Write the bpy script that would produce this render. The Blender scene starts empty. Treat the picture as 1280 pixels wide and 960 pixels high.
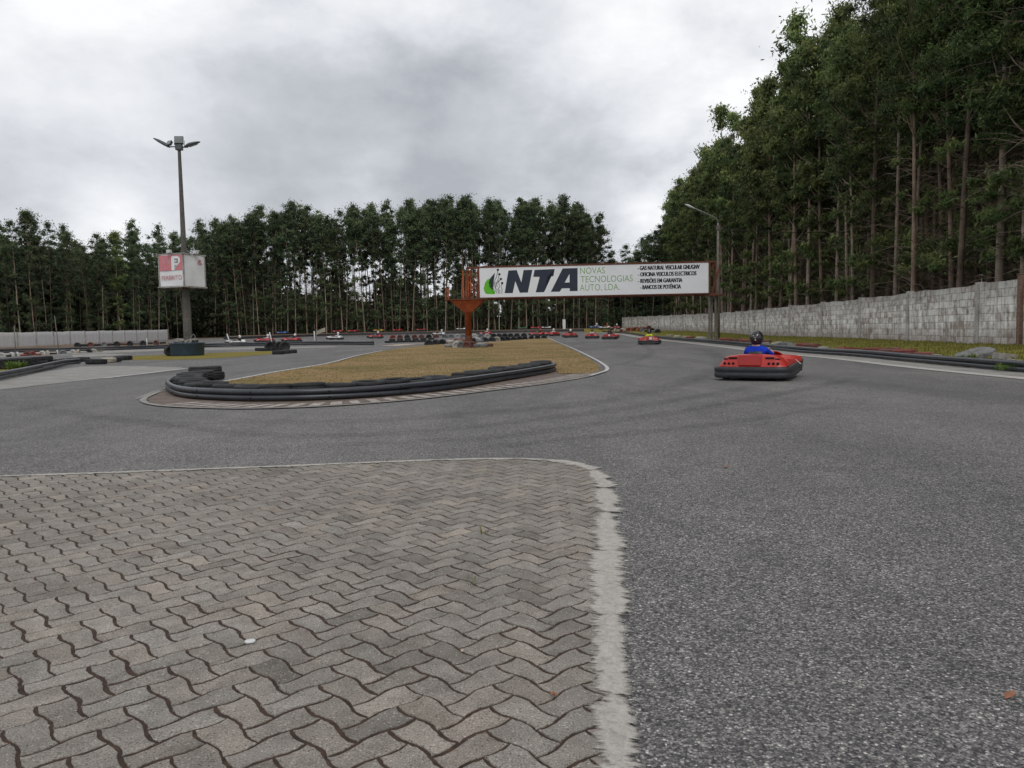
import bpy, bmesh, math, random
import numpy as np
from mathutils import Vector, Matrix
from mathutils.geometry import delaunay_2d_cdt

random.seed(11)
rng = np.random.default_rng(5)
PI = math.pi
scene = bpy.context.scene
COL = scene.collection

# ------------------------------------------------------------------ survey of the place
F_PX = 962.0
CAM_H = 1.08
PITCH, ROLL = math.radians(3.98), math.radians(1.0)
SLOPE, Y_RISE = 0.009, 70.0
_F = Vector((0, math.cos(PITCH), -math.sin(PITCH)))
_R0 = Vector((1, 0, 0)); _U0 = Vector((0, math.sin(PITCH), math.cos(PITCH)))
_R = _R0 * math.cos(ROLL) - _U0 * math.sin(ROLL)
_U = _U0 * math.cos(ROLL) + _R0 * math.sin(ROLL)

def gz(y):
    return max(0.0, min(y, 400.0) - Y_RISE) * SLOPE

def ray(px, py):
    return _F + _R * ((px - 640) / F_PX) + _U * ((480 - py) / F_PX)

def G(px, py, up=0.0):
    """ground point the survey photo shows at px, py (up: height above the ground)"""
    d = ray(px, py)
    h = CAM_H - up
    if abs(d.z) > 1e-6:
        t = h / -d.z
        if 0 < t * d.y <= Y_RISE:
            return Vector((d.x * t, d.y * t, up))
    t = (h + Y_RISE * SLOPE) / (SLOPE * d.y - d.z)
    y = d.y * t
    return Vector((d.x * t, y, gz(y) + up))

def at_depth(px, py, y):
    d = ray(px, py)
    t = y / d.y
    return Vector((d.x * t, y, CAM_H + d.z * t))

# ------------------------------------------------------------------ materials
def new_mat(name):
    m = bpy.data.materials.new(name); m.use_nodes = True
    nt = m.node_tree
    return m, nt, nt.nodes, nt.links, nt.nodes['Principled BSDF']

def ramp(nd, cols):
    r = nd.new('ShaderNodeValToRGB')
    el = r.color_ramp.elements
    while len(el) < len(cols): el.new(0.5)
    for e, (p, c) in zip(el, cols):
        e.position = p; e.color = (c[0], c[1], c[2], 1)
    return r

def noise_tex(nd, lk, vec, scale, detail=4, rough=.55, dist=0):
    n = nd.new('ShaderNodeTexNoise')
    n.inputs['Scale'].default_value = scale; n.inputs['Detail'].default_value = detail
    n.inputs['Roughness'].default_value = rough; n.inputs['Distortion'].default_value = dist
    if vec is not None: lk.new(vec, n.inputs['Vector'])
    return n

def mix(nd, lk, a, b, fac, mode='MIX'):
    m = nd.new('ShaderNodeMix'); m.data_type = 'RGBA'; m.blend_type = mode
    for s, v in ((6, a), (7, b), (0, fac)):
        if hasattr(v, 'links') or hasattr(v, 'is_linked'): lk.new(v, m.inputs[s])
        elif s == 0: m.inputs[0].default_value = v
        else: m.inputs[s].default_value = (v[0], v[1], v[2], 1)
    return m.outputs[2]

def math_n(nd, lk, op, a, b=0.0, clamp=False):
    m = nd.new('ShaderNodeMath'); m.operation = op; m.use_clamp = clamp
    for i, v in enumerate((a, b)):
        if hasattr(v, 'is_linked'): lk.new(v, m.inputs[i])
        else: m.inputs[i].default_value = v
    return m.outputs[0]

def bump(nd, lk, p, h, strength=.3, dist=.01):
    b = nd.new('ShaderNodeBump'); b.inputs['Strength'].default_value = strength
    b.inputs['Distance'].default_value = dist
    lk.new(h, b.inputs['Height']); lk.new(b.outputs[0], p.inputs['Normal'])

def coords(nd, kind='Object'):
    return nd.new('ShaderNodeTexCoord').outputs[kind]

def plain(name, c1, c2=None, scale=6, rough=.6, bmp=.0, metal=0, vary=0.0, spec=.4, fine=0):
    m, nt, nd, lk, p = new_mat(name)
    c2 = c2 or tuple(x * .6 for x in c1)
    co = coords(nd)
    n = noise_tex(nd, lk, co, scale, 6, .65)
    r = ramp(nd, [(.32, c2), (.66, c1)]); lk.new(n.outputs[0], r.inputs[0])
    col = r.outputs[0]
    if fine:
        n2 = noise_tex(nd, lk, co, fine, 3, .6)
        r2 = ramp(nd, [(.3, (.55,) * 3), (.7, (1.25,) * 3)]); lk.new(n2.outputs[0], r2.inputs[0])
        col = mix(nd, lk, col, r2.outputs[0], 1.0, 'MULTIPLY')
    if vary:
        oi = nd.new('ShaderNodeObjectInfo')
        v = math_n(nd, lk, 'MULTIPLY_ADD', oi.outputs['Random'], 2 * vary)
        v.node.inputs[2].default_value = 1 - vary
        hs = nd.new('ShaderNodeHueSaturation'); lk.new(col, hs.inputs['Color']); lk.new(v, hs.inputs['Value'])
        col = hs.outputs[0]
    lk.new(col, p.inputs['Base Color'])
    p.inputs['Roughness'].default_value = rough; p.inputs['Metallic'].default_value = metal
    p.inputs['Specular IOR Level'].default_value = spec
    if bmp: bump(nd, lk, p, n.outputs[0], bmp, .02)
    return m

def asphalt_mat(name, dark=1.0):
    m, nt, nd, lk, p = new_mat(name)
    co = coords(nd)
    vo = nd.new('ShaderNodeTexVoronoi'); vo.inputs['Scale'].default_value = 128
    wn = noise_tex(nd, lk, co, 60, 2)
    wv = nd.new('ShaderNodeVectorMath'); wv.operation = 'MULTIPLY_ADD'
    lk.new(wn.outputs['Color'], wv.inputs[0]); wv.inputs[1].default_value = (.012,) * 3; lk.new(co, wv.inputs[2])
    lk.new(wv.outputs[0], vo.inputs['Vector'])
    sep = nd.new('ShaderNodeSeparateColor'); lk.new(vo.outputs['Color'], sep.inputs[0])
    r = ramp(nd, [(.0, (.038, .039, .043)), (.4, (.086, .086, .089)), (.74, (.148, .146, .143)), (.95, (.22, .215, .21)), (1., (.38, .37, .36))])
    lk.new(sep.outputs[0], r.inputs[0])
    # dark binder between the stones
    rb = ramp(nd, [(.25, (1, 1, 1)), (.75, (.38, .38, .40))]); lk.new(vo.outputs['Distance'], rb.inputs[0])
    rb.color_ramp.interpolation = 'EASE'
    sc = math_n(nd, lk, 'MULTIPLY', vo.outputs['Distance'], 1.0)
    lk.new(sc, rb.inputs[0])
    col = mix(nd, lk, r.outputs[0], rb.outputs[0], .8, 'MULTIPLY')
    n1 = noise_tex(nd, lk, co, 24, 4, .7)
    r1 = ramp(nd, [(.3, (.72,) * 3), (.7, (1.25,) * 3)]); lk.new(n1.outputs[0], r1.inputs[0])
    col = mix(nd, lk, col, r1.outputs[0], .8, 'MULTIPLY')
    mp = nd.new('ShaderNodeMapping'); mp.inputs['Scale'].default_value = (.55, .16, 1); mp.inputs['Rotation'].default_value = (0, 0, .5)
    lk.new(co, mp.inputs[0])
    n2 = noise_tex(nd, lk, mp.outputs[0], 1.0, 7, .6, .6)
    r2 = ramp(nd, [(.3, (.74, .74, .75)), (.52, (1.0, .995, .99)), (.72, (1.24, 1.22, 1.18))]); lk.new(n2.outputs[0], r2.inputs[0])
    col = mix(nd, lk, col, r2.outputs[0], 1.0, 'MULTIPLY')
    n3 = noise_tex(nd, lk, co, 2.3, 5, .7)
    r3 = ramp(nd, [(.35, (.9,) * 3), (.65, (1.1, 1.1, 1.08))]); lk.new(n3.outputs[0], r3.inputs[0])
    col = mix(nd, lk, col, r3.outputs[0], 1.0, 'MULTIPLY')
    col = mix(nd, lk, col, (1.66 * dark, 1.62 * dark, 1.57 * dark), 1.0, 'MULTIPLY')
    # worn with distance: the stones in the driven lane beyond are paler
    lk.new(col, p.inputs['Base Color'])
    p.inputs['Roughness'].default_value = .82; p.inputs['Specular IOR Level'].default_value = .25
    inv = math_n(nd, lk, 'SUBTRACT', 1.0, vo.outputs['Distance'])
    bump(nd, lk, p, inv, .55, .004)
    return m

def paver_mat():
    m, nt, nd, lk, p = new_mat('paver_concrete')
    co = coords(nd)
    at = nd.new('ShaderNodeAttribute'); at.attribute_name = 'tone'
    n = noise_tex(nd, lk, co, 190, 4, .8)
    r = ramp(nd, [(.28, (.22, .21, .20)), (.47, (.90, .89, .87)), (.64, (1.55, 1.53, 1.5)), (.74, (2.7, 2.65, 2.6))]); lk.new(n.outputs[0], r.inputs[0])
    col = mix(nd, lk, at.outputs['Color'], r.outputs[0], .9, 'MULTIPLY')
    vs_ = nd.new('ShaderNodeTexVoronoi'); vs_.inputs['Scale'].default_value = 150; lk.new(co, vs_.inputs['Vector'])
    sp_ = nd.new('ShaderNodeSeparateColor'); lk.new(vs_.outputs['Color'], sp_.inputs[0])
    pk = math_n(nd, lk, 'MULTIPLY', math_n(nd, lk, 'GREATER_THAN', sp_.outputs[0], .93), math_n(nd, lk, 'LESS_THAN', vs_.outputs['Distance'], .42))
    col = mix(nd, lk, col, (.46, .44, .41), math_n(nd, lk, 'MULTIPLY', pk, .75))
    pd = math_n(nd, lk, 'MULTIPLY', math_n(nd, lk, 'LESS_THAN', sp_.outputs[0], .10), math_n(nd, lk, 'LESS_THAN', vs_.outputs['Distance'], .42))
    col = mix(nd, lk, col, (.05, .045, .04), math_n(nd, lk, 'MULTIPLY', pd, .7))
    n2 = noise_tex(nd, lk, co, 9, 6, .7)
    r2 = ramp(nd, [(.3, (.72, .71, .69)), (.6, (1.08, 1.07, 1.05))]); lk.new(n2.outputs[0], r2.inputs[0])
    col = mix(nd, lk, col, r2.outputs[0], 1, 'MULTIPLY')
    n3 = noise_tex(nd, lk, co, .9, 6, .65)
    r3 = ramp(nd, [(.35, (.84, .83, .81)), (.62, (1.1, 1.09, 1.06))]); lk.new(n3.outputs[0], r3.inputs[0])
    col = mix(nd, lk, col, r3.outputs[0], 1, 'MULTIPLY')
    lk.new(col, p.inputs['Base Color']); p.inputs['Roughness'].default_value = .88
    p.inputs['Specular IOR Level'].default_value = .2
    bump(nd, lk, p, n.outputs[0], .5, .002)
    return m

def edging_mat():
    m, nt, nd, lk, p = new_mat('pale_concrete_smear')
    co = coords(nd)
    n = noise_tex(nd, lk, co, 34, 9, .75, .6)
    r = ramp(nd, [(.3, (.24, .225, .20)), (.5, (.39, .365, .33)), (.70, (.50, .475, .43))]); lk.new(n.outputs[0], r.inputs[0])
    n2 = noise_tex(nd, lk, co, 260, 3, .7)
    r2 = ramp(nd, [(.3, (.75,) * 3), (.7, (1.15,) * 3)]); lk.new(n2.outputs[0], r2.inputs[0])
    col = mix(nd, lk, r.outputs[0], r2.outputs[0], 1, 'MULTIPLY')
    at = nd.new('ShaderNodeAttribute'); at.attribute_name = 'edge'
    a2 = nd.new('ShaderNodeAttribute'); a2.attribute_name = 'run'
    mp = nd.new('ShaderNodeMapping'); mp.inputs['Scale'].default_value = (30, 6, 1); lk.new(a2.outputs['Vector'], mp.inputs[0])
    n3 = noise_tex(nd, lk, mp.outputs[0], 1.0, 8, .72, 1.2)
    mp2 = nd.new('ShaderNodeMapping'); mp2.inputs['Scale'].default_value = (7, 3, 1); lk.new(a2.outputs['Vector'], mp2.inputs[0])
    n4 = noise_tex(nd, lk, mp2.outputs[0], 1.0, 6, .65, .5)
    s = math_n(nd, lk, 'ADD', at.outputs['Fac'], math_n(nd, lk, 'MULTIPLY', math_n(nd, lk, 'SUBTRACT', n3.outputs[0], .5), 1.35))
    s = math_n(nd, lk, 'ADD', s, math_n(nd, lk, 'MULTIPLY', math_n(nd, lk, 'SUBTRACT', n4.outputs[0], .5), 2.4))
    a = math_n(nd, lk, 'MULTIPLY', math_n(nd, lk, 'SUBTRACT', s, .14), 3.4, True)
    lk.new(col, p.inputs['Base Color']); lk.new(a, p.inputs['Alpha'])
    p.inputs['Roughness'].default_value = .9
    bump(nd, lk, p, n.outputs[0], .45, .004)
    return m

def grass_mat(name, cols, s1=.5, s2=6):
    m, nt, nd, lk, p = new_mat(name)
    co = coords(nd)
    n = noise_tex(nd, lk, co, s1, 8, .7, .4)
    r = ramp(nd, cols); lk.new(n.outputs[0], r.inputs[0])
    n2 = noise_tex(nd, lk, co, s2, 8, .8)
    r2 = ramp(nd, [(.3, (.55, .53, .5)), (.55, (1.02,) * 3), (.75, (1.45, 1.42, 1.35))]); lk.new(n2.outputs[0], r2.inputs[0])
    col = mix(nd, lk, r.outputs[0], r2.outputs[0], 1, 'MULTIPLY')
    lk.new(col, p.inputs['Base Color']); p.inputs['Roughness'].default_value = .95
    p.inputs['Specular IOR Level'].default_value = .1
    bump(nd, lk, p, n2.outputs[0], .8, .05)
    return m

def leaf_mat(name, dark, mid, light, vary=.25):
    m, nt, nd, lk, p = new_mat(name)
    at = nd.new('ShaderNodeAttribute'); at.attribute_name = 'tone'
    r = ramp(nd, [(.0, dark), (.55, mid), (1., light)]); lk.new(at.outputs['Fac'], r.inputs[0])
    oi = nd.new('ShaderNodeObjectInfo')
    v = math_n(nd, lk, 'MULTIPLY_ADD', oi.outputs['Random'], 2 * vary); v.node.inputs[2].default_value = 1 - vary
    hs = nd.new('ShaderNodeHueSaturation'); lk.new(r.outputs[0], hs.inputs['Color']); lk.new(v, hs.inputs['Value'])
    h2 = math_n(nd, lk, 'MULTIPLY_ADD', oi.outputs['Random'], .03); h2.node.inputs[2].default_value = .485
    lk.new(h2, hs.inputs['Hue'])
    lk.new(hs.outputs[0], p.inputs['Base Color']); p.inputs['Roughness'].default_value = .6
    p.inputs['Specular IOR Level'].default_value = .25
    tr = nd.new('ShaderNodeBsdfTranslucent'); lk.new(hs.outputs[0], tr.inputs['Color'])
    ms = nd.new('ShaderNodeMixShader'); ms.inputs[0].default_value = .28
    lk.new(p.outputs[0], ms.inputs[1]); lk.new(tr.outputs[0], ms.inputs[2])
    lk.new(ms.outputs[0], nd['Material Output'].inputs[0])
    return m

def blockwall_mat(name, bw=.5, bh=.28, paint=(.50, .49, .47), bare=(.20, .185, .17), dirt=(.16, .11, .085), wear=.5):
    m, nt, nd, lk, p = new_mat(name)
    uv = coords(nd, 'UV')
    br = nd.new('ShaderNodeTexBrick'); lk.new(uv, br.inputs['Vector'])
    br.inputs['Scale'].default_value = 1; br.inputs['Brick Width'].default_value = bw; br.inputs['Row Height'].default_value = bh
    br.inputs['Mortar Size'].default_value = .014; br.inputs['Mortar Smooth'].default_value = .3; br.inputs['Bias'].default_value = 0
    br.inputs['Color1'].default_value = (0, 0, 0, 1); br.inputs['Color2'].default_value = (1, 1, 1, 1); br.inputs['Mortar'].default_value = (.35, .35, .35, 1)
    n = noise_tex(nd, lk, uv, 2.6, 9, .74, .3)
    mp = nd.new('ShaderNodeMapping'); mp.inputs['Scale'].default_value = (5.5, .55, 1); lk.new(uv, mp.inputs[0])
    ns = noise_tex(nd, lk, mp.outputs[0], 1.0, 6, .65)
    nl = noise_tex(nd, lk, uv, .35, 4, .6)
    s = math_n(nd, lk, 'ADD', math_n(nd, lk, 'MULTIPLY', n.outputs[0], .9), math_n(nd, lk, 'MULTIPLY', br.outputs['Color'], .16))
    s = math_n(nd, lk, 'ADD', s, math_n(nd, lk, 'MULTIPLY', ns.outputs[0], .45))
    s = math_n(nd, lk, 'ADD', s, math_n(nd, lk, 'MULTIPLY', nl.outputs[0], .45))
    a = math_n(nd, lk, 'MULTIPLY', math_n(nd, lk, 'SUBTRACT', s, .50 + .58 * wear), 4.0, True)
    rb = ramp(nd, [(.3, tuple(x * .72 for x in bare)), (.7, tuple(x * 1.4 for x in bare))]); lk.new(n.outputs[0], rb.inputs[0])
    rp = ramp(nd, [(.3, tuple(x * .78 for x in paint)), (.65, tuple(x * 1.15 for x in paint))]); lk.new(ns.outputs[0], rp.inputs[0])
    col = mix(nd, lk, rb.outputs[0], rp.outputs[0], a)
    sx = nd.new('ShaderNodeSeparateXYZ'); lk.new(uv, sx.inputs[0])
    low = math_n(nd, lk, 'SUBTRACT', 1.0, math_n(nd, lk, 'MULTIPLY', sx.outputs[1], 1.25), True)
    low = math_n(nd, lk, 'MULTIPLY', low, math_n(nd, lk, 'MULTIPLY', nl.outputs[0], 1.5), True)
    col = mix(nd, lk, col, dirt, math_n(nd, lk, 'MULTIPLY', low, .75, True))
    hi = math_n(nd, lk, 'MULTIPLY', math_n(nd, lk, 'SUBTRACT', sx.outputs[1], 1.35, True), math_n(nd, lk, 'MULTIPLY', ns.outputs[0], .95), True)
    col = mix(nd, lk, col, (.10, .095, .09), hi)
    rm = math_n(nd, lk, 'MULTIPLY', br.outputs['Fac'], .5)
    col = mix(nd, lk, col, (.13, .12, .11), rm)
    lk.new(col, p.inputs['Base Color']); p.inputs['Roughness'].default_value = .93; p.inputs['Specular IOR Level'].default_value = .15
    hgt = math_n(nd, lk, 'SUBTRACT', math_n(nd, lk, 'MULTIPLY', a, .25), br.outputs['Fac'])
    bump(nd, lk, p, hgt, .6, .02)
    return m

M = {}
M['asphalt'] = asphalt_mat('asphalt')
M['asphalt_far'] = asphalt_mat('asphalt_patch', .86)
M['paver'] = paver_mat()
M['joint'] = plain('paver_joint_dirt', (.075, .042, .027), (.022, .015, .011), 26, .95, .4, fine=300)
M['edging'] = edging_mat()
M['concrete'] = plain('pale_worn_concrete', (.33, .315, .29), (.21, .20, .185), 1.6, .9, .15, fine=40)
M['concrete_line'] = plain('cream_concrete_edge', (.52, .50, .455), (.34, .325, .30), 3, .9, .1, fine=60)
M['white_line'] = plain('worn_white_paint', (.62, .61, .59), (.38, .37, .36), 5, .8, fine=80)
M['kerb_brick'] = plain('dusty_kerb_brick', (.19, .145, .12), (.10, .075, .062), 3, .9, .2, fine=30)
M['kerb_cream'] = plain('faded_cream_kerb_paint', (.44, .40, .36), (.27, .24, .21), 6, .85, .1, fine=30)
M['dry_grass'] = grass_mat('dry_mown_grass', [(.28, (.12, .112, .042)), (.42, (.20, .155, .064)), (.52, (.275, .192, .088)), (.62, (.31, .212, .112)), (.74, (.21, .13, .074))], .30, 4)
M['green_grass'] = grass_mat('bank_grass', [(.28, (.10, .11, .022)), (.48, (.18, .17, .036)), (.66, (.25, .205, .06)), (.8, (.22, .15, .07))], .8, 8)
M['yellow_grass'] = grass_mat('yellow_green_grass', [(.3, (.15, .14, .03)), (.6, (.24, .19, .05)), (.8, (.26, .18, .08))], .8, 8)
M['dirt'] = grass_mat('brown_dirt', [(.3, (.12, .085, .055)), (.55, (.19, .13, .085)), (.75, (.24, .185, .12))], .3, 5)
M['forest_floor'] = grass_mat('forest_litter', [(.3, (.035, .026, .017)), (.6, (.06, .045, .03)), (.8, (.08, .055, .035))], .5, 4)
M['sand'] = plain('pale_pink_sand', (.52, .42, .34), (.40, .31, .25), 1, .95, .1)
M['pipe'] = plain('black_plastic_pipe', (.040, .046, .056), (.022, .025, .030), 3, .36, spec=.55, fine=60)
M['rubber'] = plain('tyre_rubber', (.032, .033, .035), (.016, .016, .017), 8, .75, .2, vary=.3, fine=60)
M['bolt'] = plain('dark_bolt', (.012, .012, .013), None, 10, .5)
def tyre_paint(name, c):
    return plain(name, c, tuple(x * .5 + .01 for x in c), 7, .75, .25, vary=.2, fine=40)
M['t_red'] = tyre_paint('faded_red_tyre_paint', (.26, .065, .05))
M['t_brown'] = tyre_paint('red_brown_tyre_paint', (.16, .065, .05))
M['t_white'] = tyre_paint('dirty_white_tyre_paint', (.50, .49, .46))
M['t_cream'] = tyre_paint('dirty_cream_tyre_paint', (.40, .36, .28))
M['t_grey'] = tyre_paint('grey_tyre_paint', (.19, .20, .21))
M['rust_orange'] = plain('orange_rusty_paint', (.46, .105, .028), (.24, .058, .024), 2.2, .7, .2, fine=20)
M['rust'] = plain('rusty_steel', (.20, .065, .035), (.075, .035, .025), 4, .85, .2, fine=25)
M['panel'] = plain('billboard_white', (.76, .78, .80), (.70, .72, .74), .8, .5)
M['navy'] = plain('billboard_navy_ink', (.022, .03, .052), (.018, .025, .045), 2, .5)
M['ink'] = plain('billboard_black_ink', (.012, .012, .016), None, 2, .5)
M['green_ink'] = plain('billboard_green_ink', (.17, .36, .075), (.15, .33, .065), 2, .5)
M['leaf_green_ink'] = plain('billboard_bright_green_ink', (.10, .45, .015), (.09, .42, .012), 2, .5)
M['pole_concrete'] = plain('weathered_concrete_pole', (.22, .195, .165), (.12, .105, .09), 2, .9, .2, fine=15)
M['pole_dark'] = plain('dark_weathered_concrete_pole', (.145, .135, .12), (.075, .07, .064), 1.2, .9, .2, fine=15)
M['grey_steel'] = plain('galvanised_steel', (.26, .265, .26), (.17, .17, .17), 5, .5, metal=.3)
M['lamp_head'] = plain('lamp_housing_dark', (.10, .11, .11), (.06, .065, .065), 8, .5)
M['lamp_glass'] = plain('lamp_glass', (.20, .23, .22), (.15, .17, .17), 3, .25, spec=.6)
M['lamp_white'] = plain('lamp_white_housing', (.62, .63, .62), (.5, .5, .5), 3, .4)
M['sign_white'] = plain('faded_sign_white', (.76, .77, .78), (.66, .67, .68), 1.6, .6)
M['sign_red'] = plain('faded_sign_red', (.62, .16, .19), (.55, .22, .24), 5, .6)
M['sign_pink'] = plain('faded_sign_pink', (.55, .20, .23), (.50, .30, .32), 8, .6)
M['sign_frame'] = plain('sign_frame_grey', (.40, .38, .35), (.2, .18, .17), 4, .6)
M['blue_tub'] = plain('blue_plastic_tub', (.065, .105, .165), (.04, .07, .115), 3, .55, .1)
M['stone'] = plain('grey_rubble', (.36, .34, .31), (.20, .19, .17), 5, .9, .3, vary=.2, fine=25)
M['red_debris'] = plain('faded_red_plastic', (.27, .075, .055), (.14, .05, .04), 3, .7, .2)
M['bark'] = plain('eucalyptus_bark', (.30, .225, .17), (.15, .11, .085), 1.7, .9, .3, vary=.35, spec=.1)
M['bark_pale'] = plain('pale_eucalyptus_bark', (.36, .295, .235), (.18, .14, .105), 1.7, .9, .3, vary=.3, spec=.1)
M['twig'] = plain('dead_twigs', (.24, .185, .145), (.12, .09, .07), 1.5, .95, spec=.05)
M['leaf'] = leaf_mat('eucalyptus_leaves', (.042, .064, .026), (.118, .164, .058), (.26, .30, .105))
M['leaf_far'] = leaf_mat('far_eucalyptus_leaves', (.034, .054, .032), (.084, .118, .058), (.165, .205, .095))
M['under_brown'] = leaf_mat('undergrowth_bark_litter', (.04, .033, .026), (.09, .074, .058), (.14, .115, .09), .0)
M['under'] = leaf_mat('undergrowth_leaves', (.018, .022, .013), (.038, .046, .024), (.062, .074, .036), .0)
M['blade'] = leaf_mat('grass_blades', (.11, .115, .022), (.21, .195, .042), (.31, .26, .08), .0)
M['blade_dry'] = leaf_mat('dry_grass_blades', (.165, .125, .054), (.235, .17, .078), (.30, .218, .108), .0)
M['weed'] = leaf_mat('weed_leaves', (.07, .11, .02), (.13, .19, .045), (.20, .26, .07), .1)
def kpaint(name, c, r=.35):
    return plain(name, c, tuple(x * .82 for x in c), 2.5, r, spec=.5)
M['k_red'] = kpaint('kart_red_plastic', (.46, .026, .018))
M['k_dred'] = kpaint('kart_deep_red_plastic', (.38, .018, .014))
M['k_white'] = kpaint('kart_white_plastic', (.66, .65, .63))
M['k_blue'] = kpaint('kart_blue_plastic', (.03, .10, .33))
M['k_yellow'] = kpaint('kart_yellow_plastic', (.58, .36, .04))
M['k_green'] = kpaint('kart_green_plastic', (.03, .14, .045))
M['k_dark'] = kpaint('kart_black_plastic', (.022, .023, .025), .5)
M['k_bumper'] = plain('kart_rubber_bumper', (.036, .038, .043), (.022, .024, .027), 5, .5, .05, fine=40)
M['k_steel'] = plain('kart_steel', (.35, .35, .35), (.2, .2, .2), 10, .35, metal=.8)
M['hole_shade'] = plain('opening_shade', (.008, .008, .009), None, 4, .9)  # near-black colour that stands in for the shade inside openings
M['skin'] = plain('skin', (.42, .25, .18), (.36, .21, .15), 8, .55)
M['helmet_black'] = plain('black_helmet', (.015, .015, .017), (.01, .01, .01), 6, .2, spec=.6)
M['helmet_white'] = plain('white_helmet', (.70, .70, .69), (.6, .6, .6), 6, .3, spec=.5)
M['helmet_orange'] = plain('orange_helmet', (.45, .10, .03), None, 6, .3, spec=.5)
M['visor'] = plain('smoked_visor', (.02, .02, .025), None, 6, .08, spec=.8)
M['helmet_mark'] = plain('helmet_sticker', (.50, .42, .38), (.40, .33, .30), 20, .4)
for n_, c_ in (('blue', (.014, .05, .50)), ('yellow', (.62, .72, .04)), ('black', (.02, .02, .022)), ('white', (.62, .62, .63)),
               ('navy', (.03, .04, .13)), ('grey', (.2, .2, .21)), ('orange', (.50, .13, .04)), ('trousers', (.035, .038, .05))):
    M['c_' + n_] = plain('cloth_' + n_, c_, tuple(x * .7 for x in c_), 9, .85, .3, spec=.1)

# ------------------------------------------------------------------ mesh helpers
def tag(o, label=None, cat=None, group=None, kind=None):
    if label: o['label'] = label
    if cat: o['category'] = cat
    if group: o['group'] = group
    if kind: o['kind'] = kind
    return o

def empty(name, loc=(0, 0, 0), rz=0):
    o = bpy.data.objects.new(name, None); COL.objects.link(o)
    o.location = loc; o.rotation_euler = (0, 0, rz); o.empty_display_size = .2
    return o

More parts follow.
